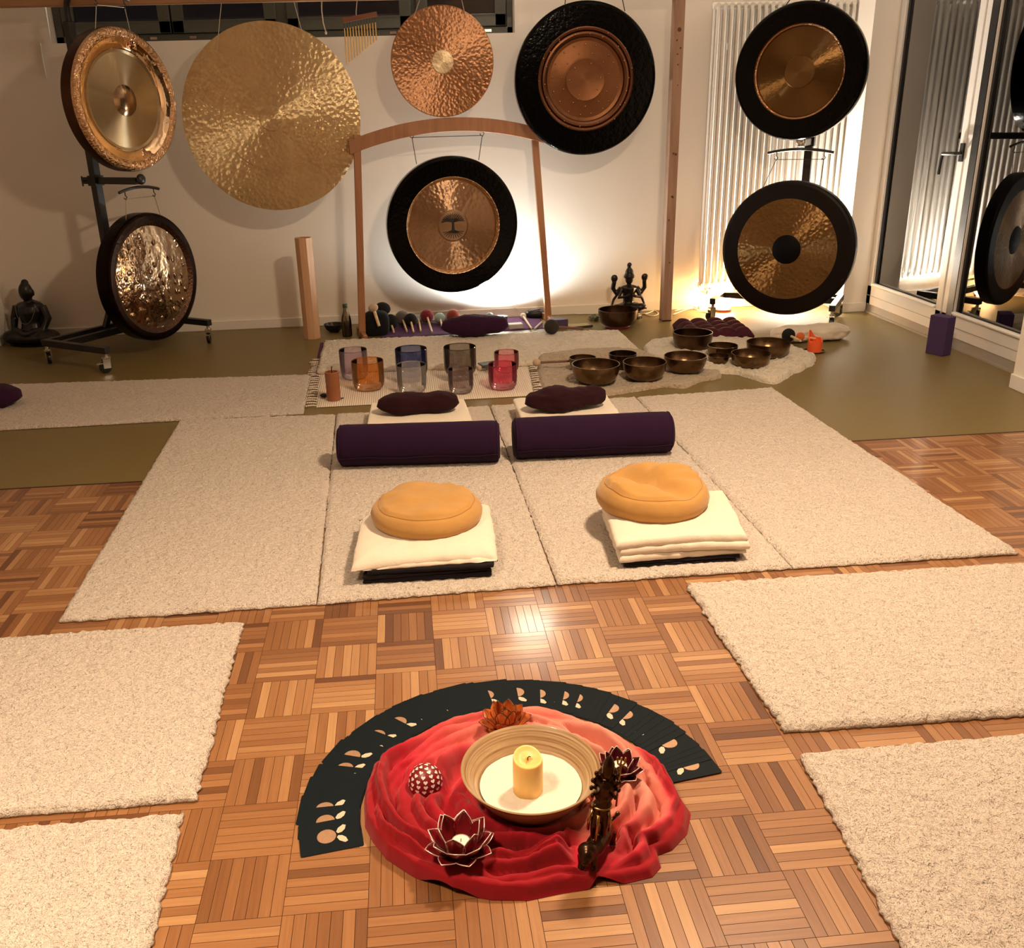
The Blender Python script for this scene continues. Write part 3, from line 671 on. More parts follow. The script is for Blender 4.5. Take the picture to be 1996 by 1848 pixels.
for side, (a, b), dirx in (('l', (Qr0[0], Qr0[3]), -1), ('r', (Qr0[1], Qr0[2]), 1)):
    for k in range(22):
        p = a.lerp(b, (k+.5)/22)-o
        L = .05+.02*rr.random(); dy = rr.uniform(-.015, .015)
        pts = [p+Vector((dirx*x*L, dy*x+rr.uniform(-.003, .003), .005+.004*math.sin(x*3))) for x in (0, .3, .6, 1)]
        part('tassel', MB().tube(pts, [.004, .0045, .005, .007], 5), M_RIB, rg, 180)
# sheepskins
FE0, FE1 = F(618, 722, .03), F(1264, 697, .03)      # front edge of the fleece mat, which one skin overlaps
def skin(name, label, pxs, thick, mat, amp, z0, lump=.0, drape=None):
    P = [F(*q, thick*.5+z0) for q in pxs]; o = sum(P, Vector())/len(P); o.z = 0
    xs = [p.x for p in P]; ys = [p.y for p in P]; res = .011
    # polar grid over a star-shaped outline
    n = 150; ang = []; c = Vector((o.x, o.y, 0))
    def radius(q):
        best = .05; d = Vector((math.cos(q), math.sin(q)))
        for i in range(len(P)):
            a = Vector((P[i].x-c.x, P[i].y-c.y)); b = Vector((P[(i+1) % len(P)].x-c.x, P[(i+1) % len(P)].y-c.y)); e = b-a
            den = d.x*e.y-d.y*e.x
            if abs(den) < 1e-9: continue
            tt = (a.x*e.y-a.y*e.x)/den; ss = (a.x*d.y-a.y*d.x)/den
            if tt > 0 and -1e-6 <= ss <= 1+1e-6: best = max(best, tt)
        return best
    Rr = [radius(2*PI*k/n)*(1+.05*N3(math.cos(2*PI*k/n)*5, math.sin(2*PI*k/n)*5, thick*90)) for k in range(n)]
    for _ in range(2): Rr = [(Rr[k-1]+2*Rr[k]+Rr[(k+1) % n])/4 for k in range(n)]
    m_ = 40; vs = [(0, 0, z0+thick)]; fs = []
    for j in range(1, m_+1):
        tt = j/m_
        for k in range(n):
            q = 2*PI*k/n; r = Rr[k]*tt
            if j >= m_-2: r += .010*N3(k*.45, 3.1)+.006*N3(k*1.3, 9)
            x, y = r*math.cos(q), r*math.sin(q); e = Rr[k]-r; h = thick*math.sqrt(max(0, 1-max(0, 1-e/.03)**2)) if e > 0 else 0
            z = z0+max(.001, h+amp*min(1, e/.02)*(N3((x+c.x)*40, (y+c.y)*40)+.8*N3((x+c.x)*100, (y+c.y)*100))+lump*min(1, e/.04)*N3((x+c.x)*9, (y+c.y)*9)) if j < m_ else z0
            vs.append((x, y, z+(drape(x+c.x, y+c.y) if drape else 0)))
    for k in range(n): fs.append((0, 1+k, 1+(k+1) % n))
    for j in range(m_-1):
        for k in range(n): a = 1+j*n+k; b = 1+j*n+(k+1) % n; fs.append((a, a+n, b+n, b))
    mb = MB(); mb.add(vs, fs); return solo(name, mb, mat, label, 'rug', o, smooth=180)
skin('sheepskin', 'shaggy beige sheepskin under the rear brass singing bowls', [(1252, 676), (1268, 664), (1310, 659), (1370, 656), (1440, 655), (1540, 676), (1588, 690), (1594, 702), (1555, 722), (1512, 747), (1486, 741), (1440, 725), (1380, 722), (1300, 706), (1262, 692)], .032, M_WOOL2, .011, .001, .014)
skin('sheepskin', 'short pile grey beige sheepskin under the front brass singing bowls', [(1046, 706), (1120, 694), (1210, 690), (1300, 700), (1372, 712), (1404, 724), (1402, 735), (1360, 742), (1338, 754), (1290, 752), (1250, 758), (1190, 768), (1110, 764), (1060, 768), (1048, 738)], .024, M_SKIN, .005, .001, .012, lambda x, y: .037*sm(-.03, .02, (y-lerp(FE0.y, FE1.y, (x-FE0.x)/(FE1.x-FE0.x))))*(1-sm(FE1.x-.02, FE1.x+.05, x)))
# ================================================================ CRYSTAL BOWLS
def crystal(name, col, dens=.62):
    t = NT(name); tr = t.n('ShaderNodeBsdfTransparent'); tr.inputs[0].default_value = (*[lerp(1, c, dens)**.5 for c in col], 1)
    df = t.n('ShaderNodeBsdfTranslucent'); df.inputs[0].default_value = (*col, 1); d2 = t.n('ShaderNodeBsdfDiffuse'); d2.inputs[0].default_value = (*col, 1)
    gl = t.n('ShaderNodeBsdfGlossy'); gl.inputs['Roughness'].default_value = .08
    a = t.n('ShaderNodeAddShader'); m1 = t.n('ShaderNodeMixShader'); m1.inputs[0].default_value = .5; t.l(df.outputs[0], m1.inputs[1]); t.l(d2.outputs[0], m1.inputs[2])
    m2 = t.n('ShaderNodeMixShader'); m2.inputs[0].default_value = .24; t.l(tr.outputs[0], m2.inputs[1]); t.l(m1.outputs[0], m2.inputs[2])
    fr = t.n('ShaderNodeFresnel'); fr.inputs['IOR'].default_value = 1.5; m3 = t.n('ShaderNodeMixShader'); t.l(fr.outputs[0], m3.inputs[0]); t.l(m2.outputs[0], m3.inputs[1]); t.l(gl.outputs[0], m3.inputs[2])
    t.l(m3.outputs[0], t.out.inputs[0]); return t.mat
def place(x0, x1, yt, yb, z, sq=1.0):
    """bounding box in the photo of an upright round vessel standing at height z -> centre, diameter, height"""
    P = F((x0+x1)/2, yb, z); D = (x1-x0)*S(P)
    for _ in range(3):
        Q = P+Vector((0, D/2*sq, 0)); D = (x1-x0)*S(Q)
    a = dep(Q); H = ((yb-yt)*S(Q)-D*(1+sq)/2*math.sin(a))/math.cos(a); return Vector((Q.x, Q.y, z)), D, H
for nm, bbx, col, lab, dens in (
    ('lilac', (664, 718, 675, 743), (.56, .40, .52), 'pale lilac crystal bowl at the left behind the orange one', .75),
    ('orange', (688, 750, 695, 765), (.80, .30, .05), 'orange crystal bowl beside the brown chime', .92),
    ('blue', (773, 835, 672, 739), (.03, .06, .26), 'deep blue crystal bowl behind the clear one', .90),
    ('clear', (776, 833, 703, 770), (.82, .78, .74), 'small clear crystal bowl in front of the blue one', .25),
    ('smoke', (868, 931, 668, 736), (.16, .125, .095), 'tall smoky grey crystal bowl at the back', .80),
    ('mauve', (876, 925, 712, 770), (.36, .25, .25), 'small smoky mauve crystal bowl in front of the grey one', .70),
    ('rose', (966, 1014, 680, 730), (.85, .20, .25), 'light pink crystal bowl at the back right', .75),
    ('pink', (955, 1011, 702, 763), (.80, .09, .17), 'deep pink crystal bowl at the front right', .85)):
    z = .0065 if bbx[3] > 742 else .0405
    if nm in ('lilac',): z = .0065
    if nm in ('blue', 'smoke', 'rose'): z = .0405
    P, D, H = place(*bbx, z, .85); R = D/2
    th = .005; pr_ = [(0, .0), (R*.60, 0), (R*.82, .006), (R*.94, .02), (R*.985, .04), (R, .07), (R, H-.004), (R-.0012, H), (R-.0035, H-.002), (R-.003, H-.006)]
    solo('crystal_bowl', MB().lathe(pr_, 56), crystal('crystal_'+nm, col, dens), lab, 'crystal bowl', P, group='crystal singing bowls', smooth=60)
# ================================================================ BRASS SINGING BOWLS
t = NT('bowl_bronze'); v = t.coord(); n1 = t.noise(v, 18, 5, .65)
M_BOWL = t.setp(t.mix(n1, (.085, .050, .026), (.25, .16, .085)), .28, 1, t.bump(t.noise(v, 45, 2, .5), .25, .004))
t = NT('bowl_bronze_dark'); v = t.coord(); n1 = t.noise(v, 18, 5, .65)
M_BOWLD = t.setp(t.mix(n1, (.045, .025, .014), (.14, .082, .045)), .28, 1, t.bump(t.noise(v, 45, 2, .5), .25, .004))
def sbowl(bbx, z, lab, mat=None, steep=.0, base=.55):
    P, D, H = place(*bbx, z, .62); R = D/2; th = max(.003, R*.035)
    out = []
    for k in range(9):
        q = k/8; rr_ = R*(base+(1-base)*math.sin(q*PI/2)**(.75-steep)); out.append((rr_, H*(1-math.cos(q*PI/2))**.92 if k else 0))
    pr_ = [(0, .001)]+out[:-1]+[(R, H-.003), (R, H), (R-th, H)]+[(r-th, zz+th) for r, zz in out[-2:0:-1]]+[(0, .005)]
    return solo('singing_bowl', MB().lathe(pr_, 56), mat or M_BOWL, lab, 'singing bowl', P, group='brass singing bowls', smooth=50)
zs1 = .033; zs2 = .030
sbowl((1112, 1165, 690, 722), zs1, 'small brass bowl half hidden behind the front left bowl')
sbowl((1120, 1213, 697, 751), zs1, 'largest front brass bowl, leftmost on the grey sheepskin')
sbowl((1190, 1244, 682, 720), zs1, 'small dark brass bowl behind the gap of the two front bowls', M_BOWLD)
sbowl((1220, 1304, 694, 744), zs1, 'brass bowl in the middle of the front sheepskin')
sbowl((1301, 1383, 683, 728), zs1, 'brass bowl at the right end of the front sheepskin')
sbowl((1318, 1394, 639, 683), zs2, 'dark rounded brass bowl in front of the tufted maroon cushion', M_BOWLD, .35)
sbowl((1384, 1442, 666, 699), zs2, 'brass bowl right below the tufted cushion corner', None, .3)
sbowl((1384, 1424, 688, 709), zs2, 'smallest brass bowl, low and shallow', None, .2, .7)
sbowl((1433, 1508, 679, 718), zs2, 'brass bowl at the front right of the shaggy sheepskin', None, .1, .6)
sbowl((1464, 1547, 657, 699), zs2, 'brass bowl furthest right beside the black mallet', None, .1)
# big bowl on a ring cushion by the statue
M_MAROON = fabric('maroon_satin', (.050, .006, .013), .2, rough=.8)
P, D, H = place(1171, 1248, 595, 638, .02, .7)
mb = MB().tube([(P.x+.075*math.cos(q), P.y+.075*math.sin(q), .0135) for q in [2*PI*k/24 for k in range(24)]], .013, 8, True)
solo('ring_cushion', mb, plain('pink_satin', (.42, .05, .08), .4), 'pink ring cushion under the big bowl by the statue', 'cushion', smooth=180)
sbowl((1171, 1248, 595, 637), .024, 'big dark brass bowl on a ring in front of the four armed statue', M_BOWLD, .3)
# ================================================================ CHIME, MALLETS AND SMALL THINGS ON THE RUGS
M_COPPER = plain('chime_veneer', (.30, .105, .045), .4, var=.2, vs=20)
P, D, H = place(637, 664, 722, 782, .0065, .8)
ck = thing('cylinder_chime', 'brown cylinder chime with a cord at its top, on the ribbed rug', 'chime', P)
part('tube', MB().lathe([(0, 0), (D/2, 0), (D/2, H), (D/2-.006, H+.002), (D/2-.006, H-.02), (0, H-.02)], 28), M_COPPER, ck)
part('cord', MB().tube([(0, 0, H-.02), (0, 0, H+.01), (.003, 0, H+.03)], .003, 6), M_BLACK, ck)
part('clapper', MB().ell((-.055, .05, .012), (.022, .015, .011), 12, 6), M_BLACK, ck)
part('clapper_line', MB().tube([(-.035, .045, .01), (0, .02, .004), (.045, -.005, .006), (.05, -.01, .01)], .003, 6), M_BLACK, ck)
M_STICK = wood('mallet_stick', (.55, .36, .19), (.72, .52, .31), 'x', .5)
M_DSTICK = wood('dark_stick', (.10, .04, .02), (.18, .075, .035), 'x', .45)
def felt(name, col): return fabric(name, col, .25, 300, .5)
FE = {k: felt('felt_'+k, c) for k, c in dict(beige=(.50, .36, .26), black=(.010, .009, .010), burgundy=(.19, .018, .025), sky=(.34, .44, .43), rust=(.24, .04, .025), sage=(.15, .17, .16), grey=(.12, .10, .09), white=(.68, .60, .48), olive=(.035, .03, .022), orange=(.55, .12, .03)).items()}
def mallet(label, hp, r, tip, col, sr=.006, zh=None, group='gong mallets', stick=None, flat=1.0):
    h = Vector(hp); t_ = Vector(tip); o = Vector((h.x, h.y, h.z-r)); mt = thing('mallet', label, 'mallet', o, 0, group)
    d = (t_-h).normalized(); M = d.to_track_quat('Z', 'Y').to_matrix()
    part('head', MB().ell(h-o, (r, r, r*flat), 18, 12, M=M), FE[col], mt, 180)
    part('stick', MB().tube([h+d*r*.75-o, t_-o], [sr, sr*.9], 8), stick or M_STICK, mt)
    return mt
def pm(x, y, z): return F(x, y, z)
mallet('beige headed mallet lying on the fleece mat left of the small bowl', pm(1046, 707, .072), .022, pm(1125, 703, .062), 'beige', .007, stick=M_DSTICK)
mallet('black ball mallet with a dark stick at the end of the fleece mat', pm(1075, 637, .085), .048, pm(1136, 641, .045), 'olive', .009, stick=M_DSTICK)
mallet('small felt mallet lying between the grey and blue crystal bowls', pm(934, 718, .055), .014, pm(850, 722, .045), 'beige', .004)
P = pm(952, 710, .041); solo('booklet', MB().box((0, 0, .0035), (.10, .075, .007), .35), plain('booklet_cover', (.03, .04, .04), .5), 'small dark booklet next to the light pink bowl', 'booklet', P)
# row of mallets lying on a purple cloth in front of the wall
Qc = [F(*q, .003) for q in [(745, 634), (1050, 616), (1060, 640), (742, 660)]]; mb = MB(); oc = sum(Qc, Vector())/4; oc.z = 0
quadgrid(mb, [Vector((p.x, p.y, 0)) for p in Qc], 50, 12, lambda u, v, x, y: .004+.003*N3(x*14, y*14), True, .01, 3, z0=.0006); mb.xf(Matrix.Translation(-oc))
solo('purple_cloth', mb, M_PURPLE, 'purple cloth spread under the row of mallets', 'cloth', oc, smooth=180)
solo('black_bag', MB().ell((0, 0, .075), (.088, .08, .085), 24, 14, e=.6), fabric('black_canvas', (.008, .008, .010), .3), 'black cloth bag standing beside the left leg of the wooden frame', 'bag', F(735, 655)+Vector((0, .05, 0)), smooth=180)
B0 = F(735, 655)+Vector((0, .05, 0))
mallet('beige headed mallet leaning on top of the black bag', B0+Vector((-.012, -.07, .195)), .034, B0+Vector((.02, -.115, .08)), 'beige', .011, flat=.8)
mallet('big black headed mallet behind the bag', B0+Vector((.045, .12, .15)), .055, B0+Vector((.03, .13, .01)), 'black', .009, flat=.8)
def row(label, hx, hy, rpx, tx, ty, col, z=None):
    Pt = F(tx, ty, .015); Ph0 = F(hx, hy+rpx, .004); r = rpx*S(Ph0); P = Vector((Ph0.x, Ph0.y+r*.4, r+.009))
    mallet(label, P, r, Pt, col, .0075)
row('black felt mallet, first right of the bag', 762, 630, 15, 768, 648, 'black')
row('brown grey felt mallet behind the black ones', 785, 622, 14, 793, 646, 'grey')
row('black felt mallet left of the sky blue ones', 801, 626, 13, 806, 647, 'black')
row('small sky blue mallet left of the burgundy ball', 816, 622, 5, 820, 645, 'sky')
row('burgundy felt ball mallet with a thick pale stick', 833, 618, 13, 842, 647, 'burgundy')
row('sky blue felt ball mallet between the two red ones', 858, 622, 10.5, 863, 640, 'sky')
row('rust red felt ball mallet behind the purple pillow', 884, 618, 13, 890, 640, 'rust')
row('grey green felt mallet directly right of the rust red ball', 910, 625, 8, 914, 640, 'sage')
row('grey green felt mallet in front of the bright light', 955, 620, 9, 958, 638, 'sage')
row('small black mallet right of the bright light', 980, 624, 6, 984, 640, 'black')
row('small white mallet with crossed stick beside the white box', 1020, 618, 6, 1036, 640, 'white')
# dark bowl and bottle left of the frame
P, D, H = place(640, 668, 628, 652, 0, .7)
solo('dark_bowl', MB().lathe([(0, 0), (.03, 0), (.055, .02), (.068, .055), (.064, .055), (.05, .024), (.0, .012)], 28), M_BLACK, 'small black bowl behind the bottle', 'bowl', F(650, 652)+Vector((0, .09, 0)))
bp = F(677, 658)+Vector((0, .035, 0))
bo = thing('water_bottle', 'clear glass bottle with green cap beside the wooden frame', 'bottle', bp)
M_BOT = glass('bottle_glass', 1.2, (.80, .76, .66))
part('body', MB().lathe([(0, .002), (.030, .002), (.034, .008), (.034, .11), (.030, .135), (.018, .165), (.0145, .185), (.0145, .198), (.0125, .198), (.0125, .185), (.016, .165), (.028, .133), (.032, .11), (.032, .01), (0, .005)], 28), M_BOT, bo)
part('water', MB().lathe([(0, .006), (.031, .006), (.031, .10), (0, .10)], 24), glass('bottle_water', .8, (.35, .27, .18)), bo)
part('cap', MB().lathe([(0, .195), (.017, .195), (.017, .217), (.015, .22), (0, .22)], 20), plain('green_cap', (.012, .05, .028), .4), bo)
# purple pillow roll
def pillow(name, label, a, b, r, mat, seed=1, sag=.0, wr=.10, flat=.72, cat='pillow', group=None, e=.75):
    a = Vector(a); b = Vector(b); c = (a+b)/2; L = (b-a).length/2; ang = math.atan2(b.y-a.y, b.x-a.x); nu, nv = 56, 28; vs = []
    for j in range(nv+1):
        s = -1+2*j/nv; s = math.copysign(abs(s)**.8, s); prof = max(0, 1-abs(s)**3.2)**.5
        prof *= 1+.10*math.sin(s*5+seed)
        for i in range(nu):
            q = 2*PI*i/nu; cc, ss = math.cos(q), math.sin(q); ca = math.copysign(abs(cc)**e, cc); sa = math.copysign(abs(ss)**e, ss)
            w_ = 1+wr*(N3(s*3.5+seed, cc*1.2, ss*1.2)+.5*N3(s*9, cc*3+seed, ss*3))
            h = r*flat
            z = h+h*prof*sa*w_-sag*(1-s*s)*h*(1 if sa > 0 else 0)
            vs.append((s*L, r*prof*ca*w_, max(0.0, z if prof > .05 else h*.75)))
    fs = [(j*nu+i, j*nu+(i+1) % nu, (j+1)*nu+(i+1) % nu, (j+1)*nu+i) for j in range(nv) for i in range(nu)]
    mb = MB(); mb.add(vs, fs); return solo(name, mb, mat, label, cat, (c.x, c.y, a.z), ang, group, 180)
M_PLUM = fabric('plum_cotton', (.030, .006, .026), .25)
pillow('eye_pillow', 'plum purple pillow roll on the back edge of the fleece mat', F(860, 655, .042), F(992, 650, .042), .085, M_PLUM, 2, .10, .1, .78)
# boxes and odds and ends at the frame's right foot
def bx(name, label, x0, x1, yb, h, dpt, mat, cat='box', rz=.1, z=0):
    P = F((x0+x1)/2, yb, z); w_ = (x1-x0)*S(P); return solo(name, MB().box((0, dpt/2, h/2), (w_, dpt, h)), mat, label, cat, P, rz, bev=.003)
bx('small_box', 'small white and grey box at the right end of the mallet row', 993, 1020, 642, .035, .06, plain('white_card', (.5, .47, .42), .5))
bx('purple_box', 'small purple cardboard box at the right foot of the frame', 1076, 1108, 641, .062, .085, plain('purple_card', (.055, .028, .075), .5))
P = F(1012, 617); solo('black_pouch', MB().ell((0, 0, .028), (.07, .045, .03), 20, 10, e=.6), M_BLACK, 'black pouch behind the small white box', 'pouch', F(1045, 622)+Vector((0, .05, 0)), smooth=180)
for k, (x0, y0, x1, y1, c, l) in enumerate(((1004, 608, 1030, 606, (.02, .03, .10), 'blue marker pen lying behind the white box'), (1030, 607, 1052, 603, (.03, .03, .03), 'black pen lying on the pouch by the wall'), (1042, 641, 1056, 628, (.55, .5, .42), 'white stick lying by the frame foot'))):
    z = .008 if k != 1 else .064
    a, b = F(x0, y0, z), F(x1, y1, z); solo('pen', MB().tube([a, b], .007, 8), plain('pen_%d' % k, c, .4), l, 'pen', group='pens by the wall')
P = F(1134, 640); nb = thing('notebook', 'yellowish notebook with a black pen lying beside the purple box', 'notebook', P, .12)
part('cover', MB().box((0, .06, .004), (.15, .12, .008)), plain('notebook_paper', (.36, .29, .13), .7), nb)
solo('pen', MB().tube([F(1117, 639, .017), F(1155, 635, .017)], .007, 8), M_BLACK, 'black pen lying on the notebook', 'pen', group='pens by the wall')
# octagonal wooden tube
P = F(608, 662)+Vector((0, .055, 0)); R = .057
tb = thing('octagonal_drum', 'tall octagonal pale wooden tube standing by the wall', 'percussion tube', P)
M_MAPLE = wood('pale_maple', (.50, .28, .15), (.66, .41, .25), 'z', .5, 4)
mb = MB(); H = .66; n = 8; lean = Matrix.Identity(4)
for k in range(n):
    q0, q1 = 2*PI*(k+.5)/n, 2*PI*(k+1.5)/n; m2 = MB(); ri = R-.008
    vs = [(r*math.cos(q), r*math.sin(q), z) for z in (0, H) for r, q in ((R, q0), (R, q1), (ri, q1), (ri, q0))]
    m2.add(vs, [(0, 1, 5, 4), (2, 3, 7, 6), (4, 5, 6, 7), (3, 2, 1, 0), (1, 2, 6, 5), (0, 4, 7, 3)]); m2.xf(lean)
    part('stave', m2, M_MAPLE, tb, None, bev=.0012)
# purple foam block by the door
P = (F(1824, 693)+F(1862, 693))/2
bl = F(1836, 696); solo('yoga_block', MB().bb((-.037, 0, 0), (.037, .115, .225)), plain('purple_foam', (.055, .026, .095), .9, var=.15, vs=30), 'purple foam yoga block standing upright by the balcony door', 'yoga block', (3.395, 2.60, 0), .42, bev=.004)
# tufted maroon cushion
P = F(1407, 666)+Vector((0, .20, 0)); w_ = .215
def tuft(u, v):
    x, y = (u*2-1), (v*2-1); e = max(abs(x), abs(y)); h = .055*(1-max(0, (e-.80)/.20)**2*.6)
    b = abs(math.sin(PI*(x+1)*2))*abs(math.sin(PI*(y+1)*2)); return h*(.62+.5*b**.5)
mb = MB(); nu = 57; vs = []
for j in range(nu):
    for i in range(nu):
        u, v = i/(nu-1), j/(nu-1); x, y = (u*2-1), (v*2-1); vs.append((x*w_, y*w_*.95, .02+tuft(u, v)))
for j in range(nu):
    for i in range(nu):
        u, v = i/(nu-1), j/(nu-1); e = max(abs(u*2-1), abs(v*2-1)); vs.append(((u*2-1)*w_, (v*2-1)*w_*.95, .001 if e < .97 else .024))
n = nu*nu; fs = [(j*nu+i, j*nu+i+1, (j+1)*nu+i+1, (j+1)*nu+i) for j in range(nu-1) for i in range(nu-1)]+[(n+j*nu+i, n+(j+1)*nu+i, n+(j+1)*nu+i+1, n+j*nu+i+1) for j in range(nu-1) for i in range(nu-1)]
per = [(0, i) for i in range(nu)]+[(j, nu-1) for j in range(1, nu)]+[(nu-1, i) for i in range(nu-2, -1, -1)]+[(j, 0) for j in range(nu-2, 0, -1)]
pi_ = [j*nu+i for j, i in per]
for k in range(len(pi_)): a, b = pi_[k], pi_[(k+1) % len(pi_)]; fs.append((b, a, n+a, n+b))
mb.add(vs, fs); solo('tufted_cushion', mb, M_MAROON, 'square tufted maroon cushion behind the brass bowls', 'cushion', P, -.06, smooth=180)
# white cloth pillow with mallets and orange candle on glass dish
M_LINEN = fabric('white_linen', (.66, .57, .46), .15)
pillow('linen_pouch', 'crumpled white linen pouch on the floor behind the orange candle', F(1500, 668, .001), F(1654, 658, .001), .085, M_LINEN, 5, .15, .22, .6)
mallet('round black mallet beside the furthest right brass bowl', pm(1537, 653, .075), .040, pm(1560, 664, .075), 'black', .008, group='small mallets on the linen')
mallet('small orange mallet lying on the white linen', pm(1560, 656, .085), .026, pm(1590, 660, .08), 'orange', .006, group='small mallets on the linen')
P, D, H = place(1578, 1606, 650, 686, .008, .8)
solo('glass_dish', MB().lathe([(0, .001), (.045, .001), (.062, .008), (.060, .0095), (.044, .004), (0, .004)], 32), M_BOT, 'small glass dish under the orange candle', 'dish', (P.x, P.y, 0))
cn = thing('orange_candle', 'burnt down orange candle with a raised wax wall on a glass dish', 'candle', (P.x, P.y, .0045))
t = NT('orange_wax'); M_OWAX = t.setp((.85, .13, .03), .45, 0, None, Subsurface_Weight=.4, Subsurface_Radius=(.02, .006, .002), Subsurface_Scale=.5)
def wob(q, z): return 1
mb = MB(); n = 32; Ro = D/2; vs = []; fs = []
for k in range(n):
    q = 2*PI*k/n; top = H*(.72+.10*math.sin(3*q)+.55*max(0, math.cos(q-2.1))**2.5)
    for (r, z) in ((Ro, 0), (Ro, top), (Ro-.006, top), (Ro-.006, H*.6)): vs.append((r*math.cos(q), r*math.sin(q), z))
for k in range(n):
    a, b = k*4, ((k+1) % n)*4
    for j in range(3): fs.append((a+j, b+j, b+j+1, a+j+1))
fs.append(tuple(k*4+3 for k in range(n))); fs.append(tuple(k*4 for k in range(n))[::-1])
mb.add(vs, fs); part('wax', mb, M_OWAX, cn, 50)
part('wick', MB().tube([(0, 0, H*.6), (0, 0, H*.6+.01)], .0012, 5), M_BLACK, cn)
# ================================================================ LAMPS AND CABLES
sp = F(1411, 608); sp = Vector((sp.x, 4.13, 0))
sl = thing('salt_lamp', 'glowing salt crystal lamp on a wooden foot by the wall', 'lamp', sp)
part('foot', MB().lathe([(0, 0), (.062, 0), (.062, .018), (.055, .022), (0, .022)], 28), plain('lamp_foot', (.22, .03, .015), .4), sl)
t = NT('salt_crystal'); v = t.coord(); n1 = t.noise(v, 14, 4, .6); e = t.n('ShaderNodeEmission'); t.l(t.ramp(n1, [(.3, (1, .42, .10)), (.7, (1, .72, .34))]), e.inputs[0]); e.inputs[1].default_value = 75
t.l(e.outputs[0], t.out.inputs[0]); M_SALT = t.mat
mb = MB(); nu, nv = 18, 12; vs = []
for j in range(nv+1):
    for i in range(nu):
        q = 2*PI*i/nu; a = j/nv; r = .078*math.sin(PI*min(1, .16+a*.86))**.7*(1+.16*N3(math.cos(q)*2, math.sin(q)*2, a*3)); vs.append((r*math.cos(q), r*math.sin(q), .022+.19*a))
fs = [(j*nu+i, j*nu+(i+1) % nu, (j+1)*nu+(i+1) % nu, (j+1)*nu+i) for j in range(nv) for i in range(nu)]+[tuple(range(nu))[::-1], tuple(nv*nu+i for i in range(nu))]
mb.add(vs, fs); part('salt_block', mb, M_SALT, sl, 25)
M_CAN = plain('lamp_can', (.02, .02, .02), .4)
for lx, ly, lab in ((.96, 4.07, 'small round floor spotlight behind the tree gong shining up the wall'), (3.06, 4.06, 'small round floor spotlight behind the low right gong')):
    ul = thing('floor_spotlight', lab, 'lamp', (lx, ly, 0))
    part('can', MB().lathe([(0, 0), (.042, 0), (.045, .004), (.045, .05), (.040, .05), (.040, .03), (0, .03)], 28), M_CAN, ul)
    e2 = NT('led_%d' % int(lx)); em_ = e2.n('ShaderNodeEmission'); em_.inputs[0].default_value = (.95, 1, .98, 1) if lx < 2 else (1, .93, .84, 1); em_.inputs[1].default_value = 30; e2.l(em_.outputs[0], e2.out.inputs[0])
    part('led', MB().lathe([(0, .034), (.038, .034), (.038, .031), (0, .031)], 24), e2.mat, ul)
sco = thing('wall_lamp', 'white wall lamp high above the right end of the window', 'lamp', (1.18, 4.27, 2.40))
part('bracket', MB().bb((-.03, -.05, .0), (.03, 0, .10)), M_TRIM, sco, None)
part('shade', MB().bb((-.15, -.11, .04), (.15, -.05, .055)), M_TRIM, sco, None)
e3 = NT('wall_lamp_led'); em3 = e3.n('ShaderNodeEmission'); em3.inputs[0].default_value = (1, .90, .72, 1); em3.inputs[1].default_value = 42; e3.l(em3.outputs[0], e3.out.inputs[0])
part('diffuser', MB().bb((-.145, -.105, .055), (.145, -.055, .16)), e3.mat, sco, None)
M_CABLE = plain('white_cable', (.72, .66, .58), .5)
def cable(label, pxs, r=.004, z=.005, mat=None):
    pts = []; P = [F(x, y, (q[0] if q else z)) for x, y, *q in pxs]
    for i in range(len(P)-1):
        a, b, c_, d = P[max(0, i-1)], P[i], P[i+1], P[min(len(P)-1, i+2)]
        for k in range(6):
            t_ = k/6; pts.append(.5*((2*b)+(c_-a)*t_+(2*a-5*b+4*c_-d)*t_*t_+(3*b-a-3*c_+d)*t_**3))
    pts.append(P[-1]); return solo('cable', MB().tube(pts, r, 6), mat or M_CABLE, label, 'cable', smooth=180)
cable('white cable running from the statue to the pine post along the floor', [(1120, 612), (1180, 611), (1252, 612), (1275, 606), (1283, 612), (1270, 616), (1255, 611)])
cable('white cable running from the pine post to the salt lamp', [(1312, 613), (1340, 603), (1375, 599), (1400, 603)])
cable('white cable looping up beside the lamp', [(1372, 606), (1355, 602, .03), (1352, 598, .075), (1356, 600, .075), (1358, 604, .03), (1366, 608), (1380, 608)], .003)
cable('white cable bundle lying right of the pine post', [(1315, 606), (1335, 602), (1360, 601), (1390, 606)])
cable('thin cable leading up the wall behind the tree gong', [(1006, 612, .004), (1004, 611, .008), (1000, 612, .004)], .002)
bpy.data.objects.remove(bpy.data.objects['cable.004'])
solo('cable', MB().tube([AY(*q, 4.245) for q in [(1010, 607), (1004, 600), (996, 570), (984, 545), (976, 530)]], .002, 6), M_CABLE, 'thin cable leading up the wall behind the tree gong', 'cable', smooth=180)
bx('power_strip', 'white power strip lying on the floor by the salt lamp', 1362, 1396, 606, .032, .05, M_TRIM, 'power strip', -.1)
